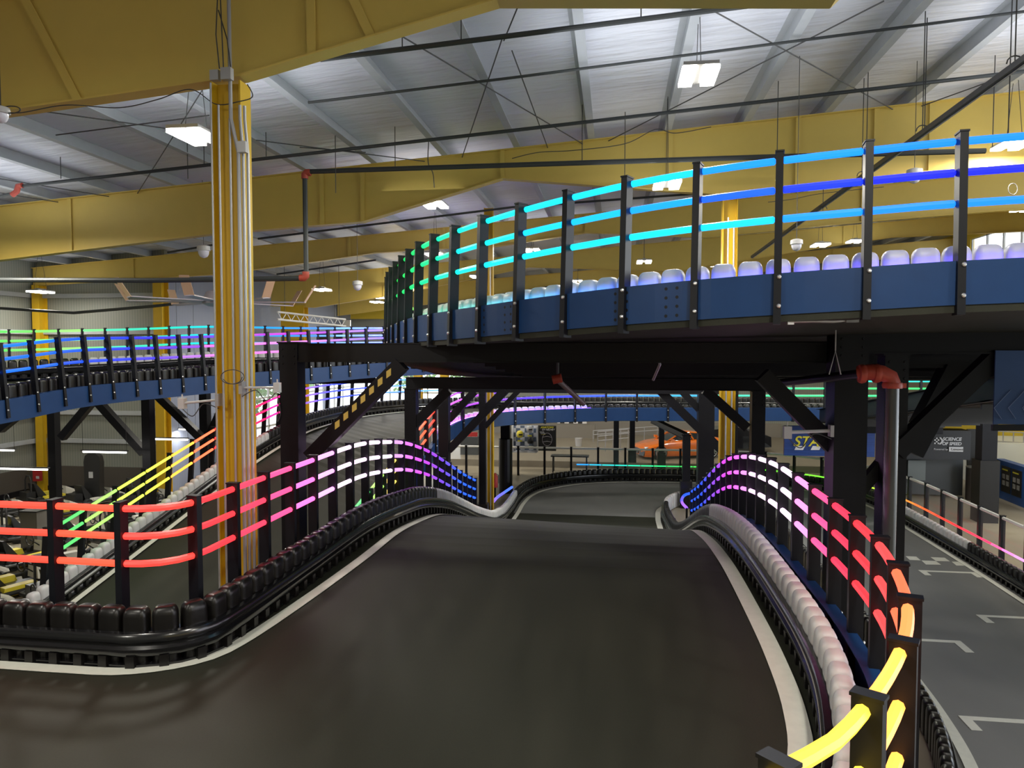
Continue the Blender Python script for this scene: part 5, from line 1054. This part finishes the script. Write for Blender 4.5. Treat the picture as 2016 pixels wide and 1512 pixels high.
# blue start sign
t = thing('start_sign', 'blue sign with large slanted yellow letters behind the thick right post', 'sign', Y_(1600, 890, 27)); a, b = Y_(1543, 896, 27), Y_(1722, 840, 27)
obj('sign_board', MB().box((a+b)/2, (b.x-a.x, .12, b.z-a.z)), mat('sign_blue', (.015, .05, .22), .35, var=.5, scale=3, stretch=(.3, 1, 8)), t)
text(t, 'lettering', 'START', (Y_(1561, 878, 26.9).x, 26.92, Y_(1561, 878, 26.9).z), .50, M_TXY, shear=.3, bold=.006, ext=.02)
for k in range(2): obj('white_stroke', MB().prism([Y_(1564+32*k, 886, 26.93), Y_(1581+32*k, 886, 26.93), Y_(1585+32*k, 878, 26.93), Y_(1568+32*k, 878, 26.93)], (0, .01, 0)), M_TXW, t)
# bins, kiosk, banner
for px, py, h, l in [(1869, 969, 1.28, 'tall dark cylindrical bin in front of the science booth, left one'), (1914, 984, 1.22, 'tall dark cylindrical bin beside the black post, right one')]:
    p = K(px, py, 0); t = thing('litter_bin', l, 'bin', p); obj('bin_body', MB().lathe([(.22, 0), (.23, .05), (.23, h)], 20, p), mat('bin_brown', (.04, .032, .03), .35), t, smooth=True); obj('bin_rim', MB().lathe([(.235, h-.02), (.24, h+.02), (.19, h+.025)], 20, p), M_GALV, t, smooth=True)
t = thing('info_kiosk', 'blue kiosk wall with two dark posters at the right edge', 'kiosk', K(1985, 990, 0)); a, b = K(1958, 976, 0), K(2040, 1010, 0); U = V((0, 0, 1.42))
nrm = (b-a).cross(V((0, 0, 1))).normalized()
obj('kiosk_wall', MB().prism([a, b, b+U, a+U], -nrm*.3), mat('kiosk_blue', (.02, .10, .36), .4, var=.5, scale=1.5), t)
for f0, f1, hd in [(.18, .41, 'HELMETS'), (.44, .67, 'SAFETY')]:
    p0, p1 = a.lerp(b, f0)+nrm*.01, a.lerp(b, f1)+nrm*.01; o = obj('poster', MB().prism([p0+V((0, 0, .3)), p1+V((0, 0, .3)), p1+V((0, 0, 1.25)), p0+V((0, 0, 1.25))], nrm*.02), M_KDK, t)
    mb = MB(); w_ = (p1-p0)
    for i in range(2):
        for j in range(2):
            q = p0+w_*(.16+.42*i)+V((0, 0, .55+.24*j))+nrm*.025; mb.prism([q, q+w_*.28, q+w_*.28+V((0, 0, .17)), q+V((0, 0, .17))], nrm*.005)
    obj('picture', mb, mat('poster_picture', (.35, .35, .33), .5, var=.6, scale=12), o)
    mb = MB(); q = p0+w_*.12+V((0, 0, 1.1))+nrm*.025; mb.prism([q, q+w_*.6, q+w_*.6+V((0, 0, .05)), q+V((0, 0, .05))], nrm*.005); obj('heading_bar', mb, M_TXY, o)
t = thing('blue_banner', 'blue cloth banner with thin chevron outlines hanging from the beam at the right edge', 'banner', Y_(1990, 760, 9.35))
a, b = Y_(1955, 835, 9.35), Y_(2100, 690, 9.35); obj('cloth', MB().box((a+b)/2, (b.x-a.x, .02, b.z-a.z)), mat('banner_blue', (.03, .075, .20), .7, var=.25, scale=2), t)
mb = MB()
for dx in (0, 28, 56):
    for (x0, y0), (x1, y1) in [((1990+dx, 768), (1957+dx, 803)), ((1957+dx, 803), (1972+dx, 825))]: mb.bar(Y_(x0, y0, 9.33), Y_(x1, y1, 9.33), .006, .006)
obj('chevron_outline', mb, mat('banner_line', (.14, .2, .36), .6), t); c_ = Y_(1955, 850, 9.35)
obj('weight_bar', MB().bar(Y_(1953, 842, 9.35), Y_(2100, 842, 9.35), .05, .07), M_STEEL, t)
tag(obj('dark_partition', MB().prism([Y_(1905, 980, 30.6), Y_(1962, 980, 30.6), Y_(1962, 845, 30.6), Y_(1905, 845, 30.6)], (0, .1, 0)), mat('partition_dark', (.02, .02, .022), .5)), 'dark partition between the science booth and the tall black post', 'partition')
tag(obj('raised_ledge', MB().box((16.6, 33, .9), (3.6, 3, 1.8)), mat('cream_ledge', (.6, .62, .58), .5)), 'pale raised ledge behind the blue kiosk at the right edge', 'ledge')
mb = MB()
